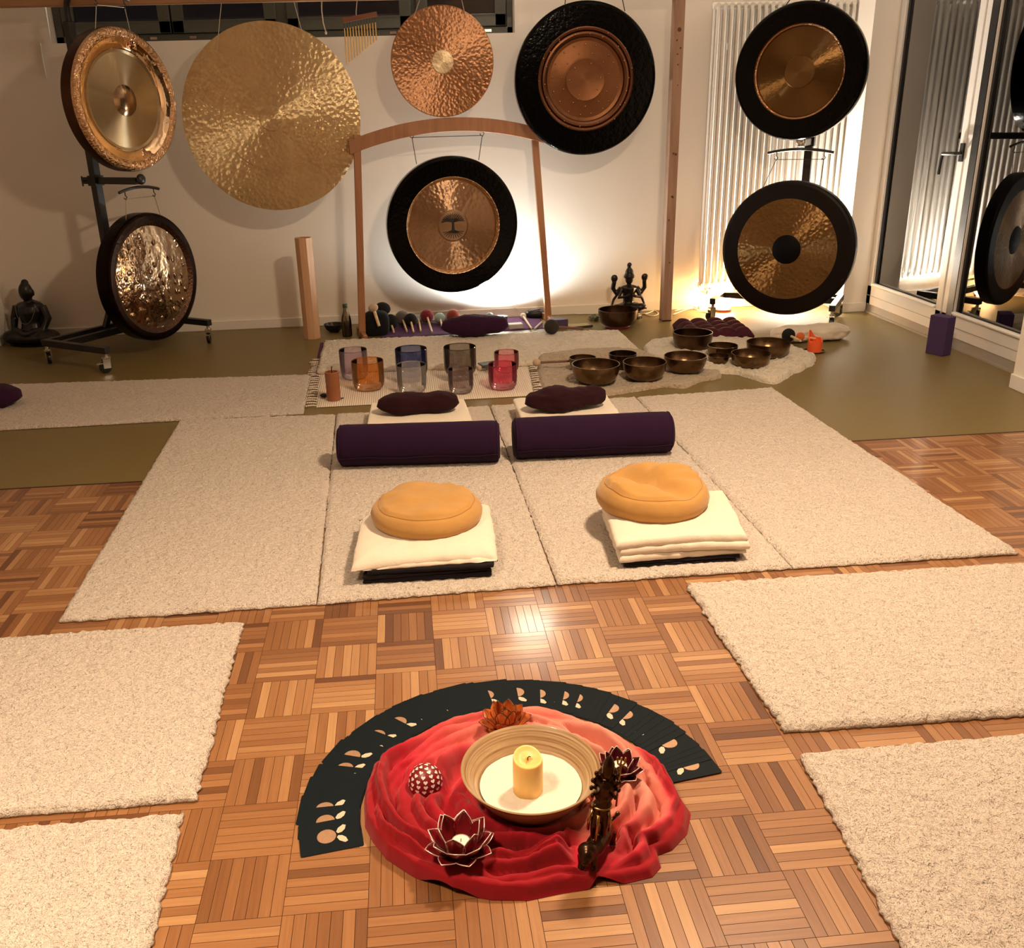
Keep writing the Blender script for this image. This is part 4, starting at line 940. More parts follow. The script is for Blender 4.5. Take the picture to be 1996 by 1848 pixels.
# ================================================================ STATUES
def fused(name, mb, mat, parent, vox=.003, sm_=4):
    o = part(name, mb, mat, parent, 180)
    r = o.modifiers.new('remesh', 'REMESH'); r.mode = 'VOXEL'; r.voxel_size = vox; r.use_smooth_shade = True
    s = o.modifiers.new('smooth', 'SMOOTH'); s.factor = .5; s.iterations = sm_; return o
M_DARKST = plain('dark_bronze_statue', (.018, .013, .010), .32, .4, var=.4, vs=25)
P = F(1228, 622)+Vector((0, .06, 0))
st = thing('four_armed_statue', 'dark bronze four armed seated statue behind the big bowl', 'statue', P); st.scale = (1.08, 1.08, 1.06)
mb = MB(); k = 1.0
mb.lathe([(0, 0), (.085, 0), (.09, .02), (.08, .035), (.088, .05), (0, .055)], 24)
mb.ell((0, -.01, .075), (.095, .065, .028)).ell((-.075, -.03, .075), (.04, .035, .022)).ell((.075, -.03, .075), (.04, .035, .022))
mb.tube([(0, 0, .07), (0, 0, .11), (0, 0, .16), (0, 0, .20), (0, 0, .215)], [.045, .036, .042, .048, .02], 12)
mb.ell((0, 0, .195), (.060, .030, .024)).ell((0, 0, .30), (.026, .024, .03)).tube([(0, 0, .2), (0, 0, .235)], .014, 8).ell((0, -.002, .252), (.026, .026, .032))
mb.lathe([(0, .262), (.034, .262), (.036, .275), (.028, .29), (.026, .305), (.016, .315), (.014, .335), (.018, .345), (.012, .358), (0, .365)], 14)
for s in (-1, 1):
    mb.tube([(s*.05, 0, .195), (s*.085, .005, .165), (s*.105, .0, .20), (s*.10, -.01, .245)], [.020, .018, .016, .016], 8).ell((s*.10, -.012, .265), (.023, .014, .025))
    mb.tube([(s*.05, -.005, .19), (s*.07, -.03, .14), (s*.03, -.055, .15), (s*.006, -.06, .165)], [.015, .013, .010, .010], 8)
    mb.tube([(s*.04, .01, .20), (s*.095, .02, .12), (s*.12, .0, .05)], [.008, .010, .006], 6)
fused('figure', mb, M_DARKST, st, .0035, 3)
part('base', MB().lathe([(0, 0), (.092, 0), (.094, .012), (.086, .016), (0, .016)], 28), M_DARKST, st)
# seated black statue at the left
bd = F(62, 669)+Vector((0, .12, 0)); sb = S(bd); k = .42/.42
bu = thing('black_seated_statue', 'black seated meditating statue in the left corner by the wall', 'statue', (bd.x+.04, min(bd.y, 4.10), 0), -.2); bu.scale = (.86, .86, .97)
M_BUD = plain('black_stone', (.005, .0045, .004), .35)
mb = MB(); mb.ell((0, -.02, .055), (.215, .12, .06)).ell((-.14, -.07, .06), (.09, .07, .05)).ell((.14, -.07, .06), (.09, .07, .05))
mb.tube([(0, .0, .08), (0, .01, .15), (0, .01, .23), (0, .005, .275), (0, 0, .30)], [.10, .085, .10, .085, .035], 16)
mb.ell((0, .005, .265), (.115, .055, .035)).tube([(0, 0, .28), (0, -.005, .33)], .033, 10).ell((0, -.01, .365), (.052, .055, .066)).ell((0, .0, .425), (.028, .028, .024))
for s in (-1, 1):
    mb.tube([(s*.105, 0, .26), (s*.14, -.01, .18), (s*.12, -.07, .11), (s*.03, -.11, .095)], [.034, .031, .027, .022], 10).ell((s*.054, 0, .355), (.008, .014, .026))
mb.ell((0, -.115, .09), (.05, .03, .018))
fused('figure', mb, M_BUD, bu, .006, 4)
part('base', MB().lathe([(0, 0), (.20, 0), (.205, .008), (.0, .012)], 36, M=Matrix.Diagonal((1, .62, 1, 1))@Matrix.Translation((0, -.03, 0))), M_BUD, bu)
nk = [(.085*math.cos(q), -.085-.02*math.sin(q)+.02, .265-.085*max(0, -math.sin(q))*1.0) for q in [PI+PI*i/14 for i in range(15)]]
part('necklace', MB().tube([(.08*math.cos(q), -.055-.045*abs(math.sin(q)), .285+.13*math.sin(q)) for q in [PI+PI*i/16 for i in range(17)]], .0025, 5), plain('necklace', (.12, .10, .08), .5), bu)
# white cupboard at the left edge
wc = thing('low_white_cupboard', 'low white cupboard at the left edge behind the statue', 'cupboard', (-2.70, 4.07, 0))
part('body', MB().bb((-.25, -.15, .0), (.25, .17, .36)), M_TRIM, wc, None, bev=.004); part('top', MB().bb((-.26, -.16, .36), (.26, .17, .38)), M_TRIM, wc, None, bev=.004)
# dark cushion at the left edge on the runner
pillow('dark_cushion', 'dark plum cushion at the left edge on the runner', F(-60, 796, .016), F(47, 786, .016), .085, M_PLUM, 7, 0, .08, .62, 'cushion')
# small lotus at the wall
def petal(L, W, curl, n=9):
    """pointed petal: base at origin, grows along +x and up; returns verts (two layers), faces, edge"""
    top = []; edge_l = []; edge_r = []
    for i in range(n+1):
        s = i/n; wv_ = W/2*(math.sin(PI*min(1, s*.93+.10))**.85) if i < n else 0
        x = L*(s-.22*curl*s*s); z = L*(.55*curl*s*s)
        top.append([(x, wv_*j, z+W*.22*(j*j)*math.sin(PI*s)) for j in (-1, -.5, 0, .5, 1)])
    vs = [p for r in top for p in r]; fs = [(i*5+j, i*5+j+1, (i+1)*5+j+1, (i+1)*5+j) for i in range(n) for j in range(4)]
    edge = [top[i][0] for i in range(n+1)]+[top[i][4] for i in range(n-1, -1, -1)]
    return vs, fs, edge
def lotus(label, P, R, matp, rimm, layers, light=None, rz=0, base=True, rw=.0011):
    t = thing('lotus_holder', label, 'candle holder', P, rz, 'lotus candle holders')
    if base: part('base', MB().lathe([(0, 0), (R*.42, 0), (R*.42, .003), (R*.30, .006), (0, .006)], 24), rimm, t)
    for (n, L, W, el, r0, z0, ph) in layers:
        vs, fs, edge = petal(R*L, R*W, .55); m_ = MB(); m_.add(vs, fs); me_ = m_.mesh('petal', matp, 60)
        rim_ = MB().tube(edge, rw, 5).mesh('petal_rim', rimm, 180)
        for k in range(n):
            q = 2*PI*(k+ph)/n; o = link('petal', me_, t); o.matrix_local = Matrix.Translation((0, 0, z0*R))@Matrix.Rotation(q, 4, 'Z')@Matrix.Translation((r0*R, 0, 0))@Matrix.Rotation(-el, 4, 'Y')
            sd = o.modifiers.new('solid', 'SOLIDIFY'); sd.thickness = .0012
            link('petal_rim', rim_, o)
    return t
LAY = [(8, .62, .50, .15, .30, .06, 0), (8, .66, .50, .62, .30, .08, .5), (6, .66, .46, 1.08, .28, .10, .1)]
P = F(1160, 627); lotus('small green lotus candle holder by the notebook and big bowl', Vector((P.x, P.y+.04, 0)), .062, plain('green_capiz', (.14, .15, .07), .4), plain('pale_rim', (.45, .42, .32), .4), LAY)
# ================================================================ BOLSTERS, FOLDED BLANKETS AND EYE PILLOWS
TOP = .0175
M_AUB = fabric('aubergine_cotton', (.017, .003, .021), .2, 600, .3)
def bolster(label, a, b, r, seed):
    a = Vector(a); b = Vector(b); c = (a+b)/2; L = (b-a).length/2; ang = math.atan2(b.y-a.y, b.x-a.x)
    t = thing('bolster', label, 'bolster', (c.x, c.y+r*.55, TOP), ang, 'aubergine bolsters')
    nu, nv = 48, 30; vs = []
    for j in range(nv+1):
        s = -1+2*j/nv; s = math.copysign(abs(s)**.55, s); e = (1-abs(s))*L/.03; pr_ = 1 if e > 1 else math.sqrt(max(0, 1-(1-e)**2))*.18+.82
        for i in range(nu):
            q = 2*PI*i/nu; w_ = 1+.015*N3(s*4+seed, math.cos(q), math.sin(q))+.01*N3(s*14, math.cos(q)*2, math.sin(q)*2+seed)
            z = r*.97+r*math.sin(q)*pr_*w_; z = max(z, .0) if z > .006 else .0
            vs.append((s*L, r*1.06*math.cos(q)*pr_*w_, z))
    fs = [(j*nu+i, (j)*nu+(i+1) % nu, (j+1)*nu+(i+1) % nu, (j+1)*nu+i) for j in range(nv) for i in range(nu)]+[tuple(range(nu))[::-1], tuple(nv*nu+i for i in range(nu))]
    mb = MB(); mb.add(vs, fs); part('cover', mb, M_AUB, t, 50)
    for s in (-1, 1):
        part('end_piping', MB().tube([(s*(L-.012), r*1.04*math.cos(q)*.965, max(.004, r*.97+r*math.sin(q)*.965)) for q in [2*PI*k/32 for k in range(32)]], .0035, 6, True), M_AUB, t, 180)
    part('side_seam', MB().tube([(x*L*.97, -r*1.045, r*.62+.003*math.sin(x*7)) for x in [-1+.1*k for k in range(21)]], .0022, 5), M_AUB, t, 180)
    return t
a, b = F(662, 912, TOP), F(977, 903, TOP); bolster('aubergine bolster on the left in front of a folded blanket', a, b, .086, 1)
a, b = F(1003, 898, TOP), F(1312, 884, TOP); bolster('aubergine bolster on the right in front of a folded blanket', a, b, .086, 6)
M_FLEECE = fabric('cream_fleece', (.77, .675, .55), .06, 260, .7, 1, .3)
M_BLK = fabric('black_cotton', (.012, .008, .010), .3)
def folded(name, label, Q, z0, th, layers, mat, seed=0, droop=.0, cat='blanket', group=None, rnd_=.5):
    """stack of soft folded layers over the quad Q (back-left, back-right, front-right, front-left)"""
    Q = [Vector((p.x, p.y, 0)) for p in Q]; o = sum(Q, Vector())/4; mb = MB(); rr = random.Random(seed)
    for L in range(layers):
        zb = z0+th*L; ns, nu = 26, 30; jit = [Vector((rr.uniform(-.010, .010), rr.uniform(-.012, .006), 0)) for _ in range(4)]
        QQ = [Q[i]+jit[i] for i in range(4)]
        vs = []
        prof = [(0, 0)]                     # half outline of a rounded slab
        m_ = 8
        rows = []
        for k in range(m_+1):
            q = -PI/2+PI*k/m_; rows.append((math.cos(q), math.sin(q)))
        def P(u, v): a_ = QQ[0].lerp(QQ[1], u); b_ = QQ[3].lerp(QQ[2], u); return a_.lerp(b_, v)
        # perimeter loop
        per = [(i/ns, 0) for i in range(ns)]+[(1, i/ns) for i in range(ns)]+[(1-i/ns, 1) for i in range(ns)]+[(0, 1-i/ns) for i in range(ns)]
        cen = P(.5, .5); n = len(per); rings = []
        def zoff(x, y): return .004*N3(x*9+seed, y*9, L)+.003*N3(x*25, y*25, L+seed)
        def dz(u, v): 
            e = max(abs(u*2-1), abs(v*2-1)); c_ = (abs(u*2-1)*abs(v*2-1))**3; return -droop*(max(0, e-.75)/.25)**2*(1 if L == layers-1 else .4)-droop*.8*c_
        insets = [(.0, 0)]
        loop_r = []
        for (f_, side) in [(s_, 1) for s_ in (.0, .3, .55, .75, .88)]:
            ring_ = []
            for (u, v) in per:
                uu, vv = .5+(u-.5)*f_, .5+(v-.5)*f_; p = P(uu, vv); ring_.append((p.x, p.y, zb+th+zoff(p.x, p.y)+dz(uu, vv)))
            loop_r.append(ring_)
        for (cq, sq) in reversed(rows):
            ring_ = []
            for (u, v) in per:
                f_ = .955+.045*cq; uu, vv = .5+(u-.5)*f_, .5+(v-.5)*f_; p = P(uu, vv)
                ring_.append((p.x+.004*N3(p.x*30, p.y*30, L), p.y+.004*N3(p.x*30+5, p.y*30, L), max(z0+.0005, zb+th/2+th/2*sq+zoff(p.x, p.y)*(.5+.5*sq)+dz(uu, vv))))
            loop_r.append(ring_)
        vs = [p for r_ in loop_r for p in r_]; fs = [(j*n+i, j*n+(i+1) % n, (j+1)*n+(i+1) % n, (j+1)*n+i) for j in range(len(loop_r)-1) for i in range(n)]
        fs.append(tuple((len(loop_r)-1)*n+i for i in range(n))[::-1]); mb.add(vs, fs)
    mb.xf(Matrix.Translation((-o.x, -o.y, 0))); return solo(name, mb, mat, label, cat, (o.x, o.y, 0), group=group, smooth=180)
h = .075
Q = [F(*q, TOP+h) for q in [(722, 785), (905, 777), (922, 822), (712, 830)]]
folded('folded_blanket', 'folded cream blanket behind the left bolster', Q, TOP, .025, 3, M_FLEECE, 3)
pillow('eye_pillow', 'dark maroon pillow roll on the left folded blanket', F(735, 808, TOP+h), F(896, 800, TOP+h), .062, fabric('maroon_cotton', (.022, .004, .007), .25), 4, .1, .12, .8)
Q = [F(*q, TOP+h) for q in [(1003, 775), (1180, 762), (1209, 808), (1018, 826)]]
folded('folded_blanket', 'folded cream blanket behind the right bolster', Q, TOP, .025, 3, M_FLEECE, 5)
pillow('eye_pillow', 'dark maroon pillow with a twisted end on the right folded blanket', F(1023, 805, TOP+h), F(1181, 790, TOP+h), .066, bpy.data.materials['maroon_cotton'], 9, .15, .2, .85)
# ---------------------------------------------------------------- front stacks with round cushions
Q = [F(*q, TOP+.02) for q in [(738, 1040), (948, 1022), (957, 1112), (712, 1128)]]
folded('folded_mat', 'black folded cotton under the left cream blanket', Q, TOP, .016, 3, M_BLK, 7, cat='blanket')
Q = [F(*q, TOP+.085) for q in [(703, 996), (955, 972), (974, 1072), (688, 1092)]]
folded('folded_blanket', 'cream fleece blanket under the left yellow cushion', Q, TOP+.049, .022, 2, M_FLEECE, 8, .022)
Q = [F(*q, TOP+.02) for q in [(1190, 1022), (1420, 1002), (1440, 1082), (1212, 1094)]]
folded('folded_mat', 'black folded cotton under the right cream blanket', Q, TOP, .010, 2, M_BLK, 9, cat='blanket')
Q = [F(*q, TOP+.10) for q in [(1172, 966), (1408, 948), (1456, 1036), (1206, 1052)]]
folded('folded_blanket', 'thick folded cream fleece blanket under the right yellow cushion', Q, TOP+.021, .0265, 3, M_FLEECE, 10, .010)
M_YEL = fabric('mustard_cotton', (.47, .25, .07), .12, 500, .3)
def zafu(label, bbx, z, seed, dent):
    P, D, H = place(*bbx, z, .95); R = D/2; H = H*1.75; t = thing('round_cushion', label, 'cushion', P, 0, 'mustard round cushions'); nq = 72; prof = []
    for k in range(9): q = -PI/2+PI*k/8; prof.append((R*(.90+.10*math.cos(q)-.05*max(0, math.sin(q))), H*.32+H*.32*math.sin(q)))
    for f_ in (.86, .78, .68, .56, .44, .32, .2, .1): prof.append((R*f_*.96, H*(.50+.44*math.sqrt(1-f_**2*.9))))
    vs = []
    for (r, z_) in prof:
        for k in range(nq):
            q = 2*PI*k/nq; x, y = r*math.cos(q), r*math.sin(q); tt = z_/H
            up = sm(.5, .8, tt); zz = z_+up*H*(.10*N3(x*9+seed, y*9)+.09*(abs(N3(x*7+y*5+seed, y*16-x*4))-.2)*2)-up*dent(x/R, y/R)*H
            rr_ = 1+.018*N3(math.cos(q)*3+seed, math.sin(q)*3, z_*20); vs.append((x*rr_, y*rr_, max(0, zz)))
    n = nq; fs = [(j*n+i, j*n+(i+1) % n, (j+1)*n+(i+1) % n, (j+1)*n+i) for j in range(len(prof)-1) for i in range(n)]+[tuple(range(n))[::-1], tuple((len(prof)-1)*n+i for i in range(n))]
    mb = MB(); mb.add(vs, fs); part('cover', mb, M_YEL, t, 180)
    ring_ = []
    for k in range(nq):
        v_ = Vector(vs[8*nq+k]); ring_.append(v_+Vector((v_.x, v_.y, 0)).normalized()*.001)
    part('seam', MB().tube(ring_, .0018, 5, True), fabric('mustard_seam', (.38, .19, .05), .1), t, 180); return t
zafu('mustard round cushion with a gently wrinkled top on the left stack', (728, 945, 940, 1055), TOP+.089, 1, lambda x, y: .10*math.exp(-((x+.1)**2+(y)**2)*3))
zafu('mustard round cushion with a deep crease in its top on the right stack', (1190, 1407, 905, 1023), TOP+.0955, 5, lambda x, y: .42*math.exp(-((x*.8+y*.75+.12)**2*14+(x-.0)**2*1.6)))
# ================================================================ CENTREPIECE
CB = Vector((.500, -.889, 0))
# ---- fan of cards
M_CARD = plain('card_teal_black', (.004, .008, .0105), .6, Specular_IOR_Level=.12)
M_GOLD = plain('card_gold', (.50, .30, .18), .42, .55, var=.35, vs=300)
M_WING = plain('card_wing', (.62, .52, .38), .5, .2)
CW, CL, CT = .090, .128, .0007
cm = MB(); pts = []
for cx, cy, a0 in ((CW/2-.004, CL/2-.004, 0), (-CW/2+.004, CL/2-.004, 1), (-CW/2+.004, -CL/2+.004, 2), (CW/2-.004, -CL/2+.004, 3)):
    for k in range(4): q = PI/2*(a0+k/3); pts.append((cx+.004*math.cos(q), cy+.004*math.sin(q)))
cm.prism(pts, 0, CT); ME_CARD = cm.mesh('card', M_CARD)
dm = MB().lathe([(0, CT+.0002), (.0195, CT+.0002), (.0197, CT)], 28, M=Matrix.Translation((0, .008, 0))); ME_DISC = dm.mesh('moon_print', M_GOLD)
wm = MB()
for s in (-1, 1):
    z = CT+.00025
    wm.add([(s*.003, -.016, z), (s*.008, -.0125, z), (s*.018, -.017, z), (s*.026, -.028, z), (s*.023, -.034, z), (s*.012, -.031, z), (s*.005, -.024, z)], [tuple(range(7)) if s < 0 else tuple(range(7))[::-1]])
ME_WING = wm.mesh('moth_print', M_WING)
ORD = 'first second third fourth fifth sixth seventh eighth ninth tenth eleventh twelfth thirteenth fourteenth fifteenth sixteenth seventeenth eighteenth nineteenth twentieth twenty-first twenty-second twenty-third twenty-fourth twenty-fifth twenty-sixth twenty-seventh'.split()
rr = random.Random(11); NC = 52; RC = .465; CC = Vector((.472, -.862, 0))
ang = 188.5; angs = []
gaps = [6.4, 5.6]+[rr.uniform(5.0, 6.8) if rr.random() < .16 else rr.uniform(1.8, 3.4) for _ in range(NC-3)]
tot = sum(gaps); gaps = gaps[:2]+[g*(178.5-12)/(tot-12) for g in gaps[2:]]
for k in range(NC):
    angs.append(ang); ang -= gaps[k] if k < NC-1 else 0
for k, a in enumerate(angs):
    q = math.radians(a); rad_ = RC-CL/2+rr.uniform(-.004, .004); tw = rr.uniform(-.03, .03)
    lab = 'leftmost dark oracle card, wholly uncovered on top of the fan' if k == 0 else ('rightmost dark oracle card at the far end of the fan' if k == NC-1 else ('%s oracle card from the left end of the fan' % ORD[k] if k < NC//2 else '%s oracle card from the right end of the fan' % ORD[NC-1-k]))
    o = thing('oracle_card', lab, 'card', (0, 0, 0), 0, 'dark oracle cards in the fan')
    # long axis radial (local +y outwards), width tangential; leading edge rests on the next card
    M = Matrix.Translation(CC+Vector((rad_*math.cos(q), rad_*math.sin(q), .0022)))@Matrix.Rotation(q-PI/2+tw, 4, 'Z')@Matrix.Rotation(-.026, 4, 'Y')
    o.matrix_world = M
    link('card_stock', ME_CARD, o); link('moon_print', ME_DISC, o); link('moth_print', ME_WING, o)
# ---- scarf
OUT = [(1031, 1377), (1118, 1389), (1178, 1408), (1232, 1441), (1267, 1465), (1299, 1495), (1313, 1522), (1348, 1573), (1340, 1622), (1310, 1654), (1282, 1664), (1289, 1687), (1272, 1706), (1218, 1719), (1165, 1716), (1150, 1730), (1096, 1738), (1029, 1752), (960, 1751), (882, 1739), (804, 1705), (752, 1671), (726, 1638), (710, 1599), (708, 1555), (710, 1535), (723, 1492), (770, 1456), (830, 1421), (882, 1399), (950, 1385)]
OP = [F(x, y, .02 if y < 1600 else .006)-CB for x, y in OUT]
def rout(q):
    d = Vector((math.cos(q), math.sin(q))); best = .2
    for i in range(len(OP)):
        a, b = OP[i], OP[(i+1) % len(OP)]; e = b-a; den = d.x*e.y-d.y*e.x
        if abs(den) < 1e-9: continue
        tt = (a.x*e.y-a.y*e.x)/den; ss = (a.x*d.y-a.y*d.x)/den
        if tt > 0 and -1e-6 <= ss <= 1+1e-6: best = max(best, tt)
    return best
L1 = F(897, 1660, .045); L2 = F(1206, 1510, .045); L3 = F(985, 1420, .050); HD = F(830, 1530, .035); ST = F(1160, 1668, .022)
PADS = [(L1, .052, .040), (L2, .040, .043), (L3, .042, .046), (HD, .034, .034), (ST, .046, .022)]
NQ, NTT = 420, 84; RI = .052
def bowl_under(r): return .0085 if r < .066 else .0085+max(0, (r-.066))*1.02
def per(q, f, sd): return N3(math.cos(q)*f+sd, math.sin(q)*f, sd*1.7)
BANDS = [(.935, .015, 2, 1.0, .062, .026), (.82, .035, 1, 2.3, .062, .038), (.70, .045, 2, .4, .060, .048), (.575, .05, 1, 4.0, .064, .052), (.45, .045, 2, 2.0, .060, .052), (.33, .04, 1, .5, .062, .046), (.22, .03, 2, 3.1, .055, .036), (.64, .24, 1, 5.2, .050, .058), (.74, .17, 2, 1.2, .038, .050)]
vs = []; dye = []
for j in range(NTT+1):
    for i in range(NQ):
        q = 2*PI*i/NQ; R0 = rout(q); t_ = j/NTT; r = lerp(RI, R0, t_); x, y = CB.x+r*math.cos(q), CB.y+r*math.sin(q)
        h = .004; hs = []
        for n, (tc, am, fq, ph, wd, H_) in enumerate(BANDS):
            c0 = tc+am*math.sin(fq*q+ph)+.05*per(q, 1.6, n*3.1+1)+.018*per(q, 5, n*2.3+7)
            w_ = wd*(1+.45*per(q, 1.9, n*5.7+2)); hh = H_*max(.25, .95+.9*per(q, 1.4, n*4.3+5))
            u = (t_-c0)/w_
            if abs(u) < 1: hs.append(hh*math.sqrt(1-u*u))
        h = max([h]+hs)
        hs.sort()
        wr = .004*abs(N3(x*26+3, y*26, 1))+.002*N3(x*60, y*60, 2)*sm(.01, .03, h)+.003*abs(N3(math.cos(q)*4+t_*9, math.sin(q)*4, t_*14+3))
        h += wr
        edge = (1-t_)*(R0-RI); h *= math.sqrt(min(1, edge/.008)) if edge < .008 else 1
        d_in = math.hypot(x-CB.x, y-CB.y)
        if d_in < .155: h = min(h, bowl_under(d_in)-.0055)
        for P_, pr_, pz in PADS:
            dd = math.hypot(x-P_.x, y-P_.y); k_ = 1-sm(pr_*.8, pr_*1.7, dd); h = lerp(h, pz-.004 if dd < pr_ else pz*.9, k_)
        vs.append((x, y, max(.0012, h)))
        s_ = 1.25*(.5+.5*math.cos(q-math.radians(48)))+.52*(1-t_)-.36+.30*N3(x*9, y*9, 8)
        qd = (math.degrees(q)+180) % 360-180
        if -75 < qd < 40: s_ -= .8*sm(.80, .97, t_+.05*N3(x*12, y*12))
        if -120 < qd < -40: s_ += .30*(1-sm(.25, .55, t_))
        dye.append(max(0, min(1, s_)))
fs = [(j*NQ+i, (j+1)*NQ+i, (j+1)*NQ+(i+1) % NQ, j*NQ+(i+1) % NQ) for j in range(NTT) for i in range(NQ)]
me = bpy.data.meshes.new('scarf'); me.from_pydata([(a-CB.x, b-CB.y, c) for a, b, c in vs], [], fs)
a = me.attributes.new('dye', 'FLOAT', 'POINT'); a.data.foreach_set('value', dye); me.polygons.foreach_set('use_smooth', [True]*len(me.polygons))
t = NT('dyed_scarf'); at = t.n('ShaderNodeAttribute', attribute_name='dye'); v = t.coord()
col = t.ramp(at.outputs['Fac'], [(0, (.27, .0025, .008)), (.25, (.40, .006, .020)), (.45, (.52, .045, .055)), (.7, (.62, .17, .125)), (1, (.66, .26, .19))])
nr = t.bump(t.noise(v, 700, 2, .5), .3, .0006); M_SCARF = t.setp(col, .8, 0, nr, Sheen_Weight=.3, Sheen_Tint=(1, .5, .5), Specular_IOR_Level=.2)
me.materials.append(M_SCARF); me.flip_normals(); me.update(); o = link('silk_scarf', me, None, CB); tag(o, 'red to salmon dyed scarf twisted into a ring around the bamboo bowl', 'scarf')
# ---- bamboo bowl with sand and candle
t = NT('spun_bamboo'); v = t.coord('Object', (4, 4, 330)); n1 = t.noise(v, 1.0, 4, .6); n2 = t.noise(t.coord('Object', (1, 1, 1)), 16, 3, .6)
mr = t.n('ShaderNodeMapRange'); mr.inputs['From Min'].default_value = .45; mr.inputs['From Max'].default_value = .8; t.l(n2, mr.inputs['Value'])
c_ = t.mix(mr.outputs[0], t.ramp(n1, [(.34, (.20, .10, .04)), (.46, (.36, .22, .10)), (.62, (.54, .38, .215))]), (.38, .24, .12))
M_BAM = t.setp(c_, .40, 0, t.bump(n1, .2, .001), Coat_Weight=.15)
bw = thing('bamboo_bowl', 'wide spun bamboo bowl holding white sand in the middle of the scarf', 'bowl', (CB.x, CB.y, .0045))
part('bowl', MB().lathe([(0, .003), (.058, .003), (.066, .008), (.086, .026), (.112, .056), (.134, .086), (.1445, .102), (.146, .106), (.144, .108), (.141, .106), (.130, .086), (.108, .058), (.082, .030), (.062, .016), (0, .014)], 96), M_BAM, bw, 60)
t = NT('white_sand'); v = t.coord(); n1 = t.noise(v, 520, 3, .7); M_SAND = t.setp(t.mix(n1, (.70, .62, .50), (.93, .88, .78)), .95, 0, t.bump(n1, .8, .002))
def sand(u, v): 
    q = 2*PI*u; r = .1075*v; x, y = r*math.cos(q), r*math.sin(q); return (x, y, .061+.0022*N3(x*40, y*40)+.0012*N3(x*110, y*110)-.003*math.exp(-((x+.008)**2+(y-.002)**2)/.0011))
mb = MB().grid(sand, 96, 34, closed_u=True); o = solo('sand', mb, M_SAND, 'fine white sand filling the bamboo bowl', 'sand', (CB.x, CB.y, .0045), smooth=180); o['kind'] = 'stuff'
Pc, D, H = place(1004, 1062, 1459, 1560, .063, .95); R = D/2
cn = thing('pillar_candle', 'burnt yellow pillar candle with a hollow top standing in the sand', 'candle', (Pc.x, Pc.y, .060))
t = NT('yellow_wax'); M_WAX = t.setp((.86, .58, .20), .42, 0, None, Subsurface_Weight=.5, Subsurface_Radius=(.02, .012, .004), Subsurface_Scale=.6)
vs = []; n = 40; rows = [(.96, 0), (1, .006), (1, .3), (1, .6), (1, .85), (.985, .95), (.94, 1.0), (.86, .985), (.72, .93), (.5, .905), (.25, .90), (0.02, .90)]
for (rf, zf) in rows:
    for k in range(n):
        q = 2*PI*k/n; lean = 1+.07*math.sin(q) if zf > .8 else 1
        z = H*zf*(lean if zf > .5 else 1)-(H*.05*max(0, math.cos(q-.3))**3 if zf > .94 and rf > .8 else 0)
        w_ = 1+.012*N3(math.cos(q)*2, math.sin(q)*2, zf*4); vs.append((R*rf*math.cos(q)*w_, R*rf*math.sin(q)*w_, z))
fs = [(j*n+i, j*n+(i+1) % n, (j+1)*n+(i+1) % n, (j+1)*n+i) for j in range(len(rows)-1) for i in range(n)]+[tuple(range(n))[::-1], tuple((len(rows)-1)*n+i for i in range(n))]
mb = MB(); mb.add(vs, fs); part('wax', mb, M_WAX, cn, 180)
part('wick', MB().tube([(0, 0, H*.895), (.0, 0, H*.895+.006), (.003, -.001, H*.895+.010), (.006, -.001, H*.895+.008)], .0011, 5), M_BLACK, cn)
# ---- lotus holders and tealights
M_RED = NT('red_capiz').setp((.17, .006, .010), .28, 0, None, Coat_Weight=.4)
M_DRED = NT('dark_red_capiz').setp((.085, .004, .008), .28, 0, None, Coat_Weight=.4)
t = NT('orange_capiz'); v = t.coord(); M_ORA = t.setp(t.mix(t.noise(v, 60, 3, .6), (.30, .03, .010), (.70, .20, .04)), .32, 0, None, Coat_Weight=.4)
M_SILV = plain('silver_rim', (.80, .66, .58), .3, .6); M_COPR = plain('copper_rim', (.10, .03, .012), .35, .5)
LAY2 = [(8, .70, .50, .10, .30, .05, 0), (8, .80, .50, .52, .30, .07, .5), (6, .86, .50, .95, .30, .09, .0)]
def tealight(P, label, r=.0185):
    t = thing('tealight', label, 'tealight', P, 0, 'tealights in lotus holders')
    part('cup', MB().lathe([(0, -.018), (r*.8, -.018), (r*.8, 0), (r, 0), (r, .015), (r-.0008, .015), (r-.0008, .002), (0, .002)], 28), M_CHROME, t)
    part('wax', MB().lathe([(0, .0015), (r-.001, .0015), (r-.001, .0135), (r-.003, .0142), (0, .0135)], 28), plain('white_wax_'+label[:5], (.80, .72, .58), .5), t)
    part('wick', MB().tube([(0, 0, .013), (0, 0, .018), (.001, 0, .020)], .0009, 5), M_BLACK, t)
lotus('dark red lotus candle holder with silver rims at the front left', L1, .078, M_RED, M_SILV, LAY2, rz=.2)
tealight(L1+Vector((.002, -.014, .024)), 'white tealight in the front red lotus')
lotus('very dark red lotus candle holder beside the dancing figure', L2, .060, M_DRED, M_SILV, LAY2, rz=.5, rw=.0009)
tealight(L2+Vector((-.002, -.012, .020)), 'small white tealight in the dark lotus by the figure', .0165)
lotus('orange red lotus candle holder behind the bamboo bowl', L3, .070, M_ORA, M_COPR, [(8, .72, .50, .22, .32, .05, 0), (8, .78, .52, .66, .30, .09, .5), (6, .84, .50, 1.05, .24, .13, .0), (3, .66, .46, 1.32, .10, .20, .3)], rz=.1, rw=.0009)
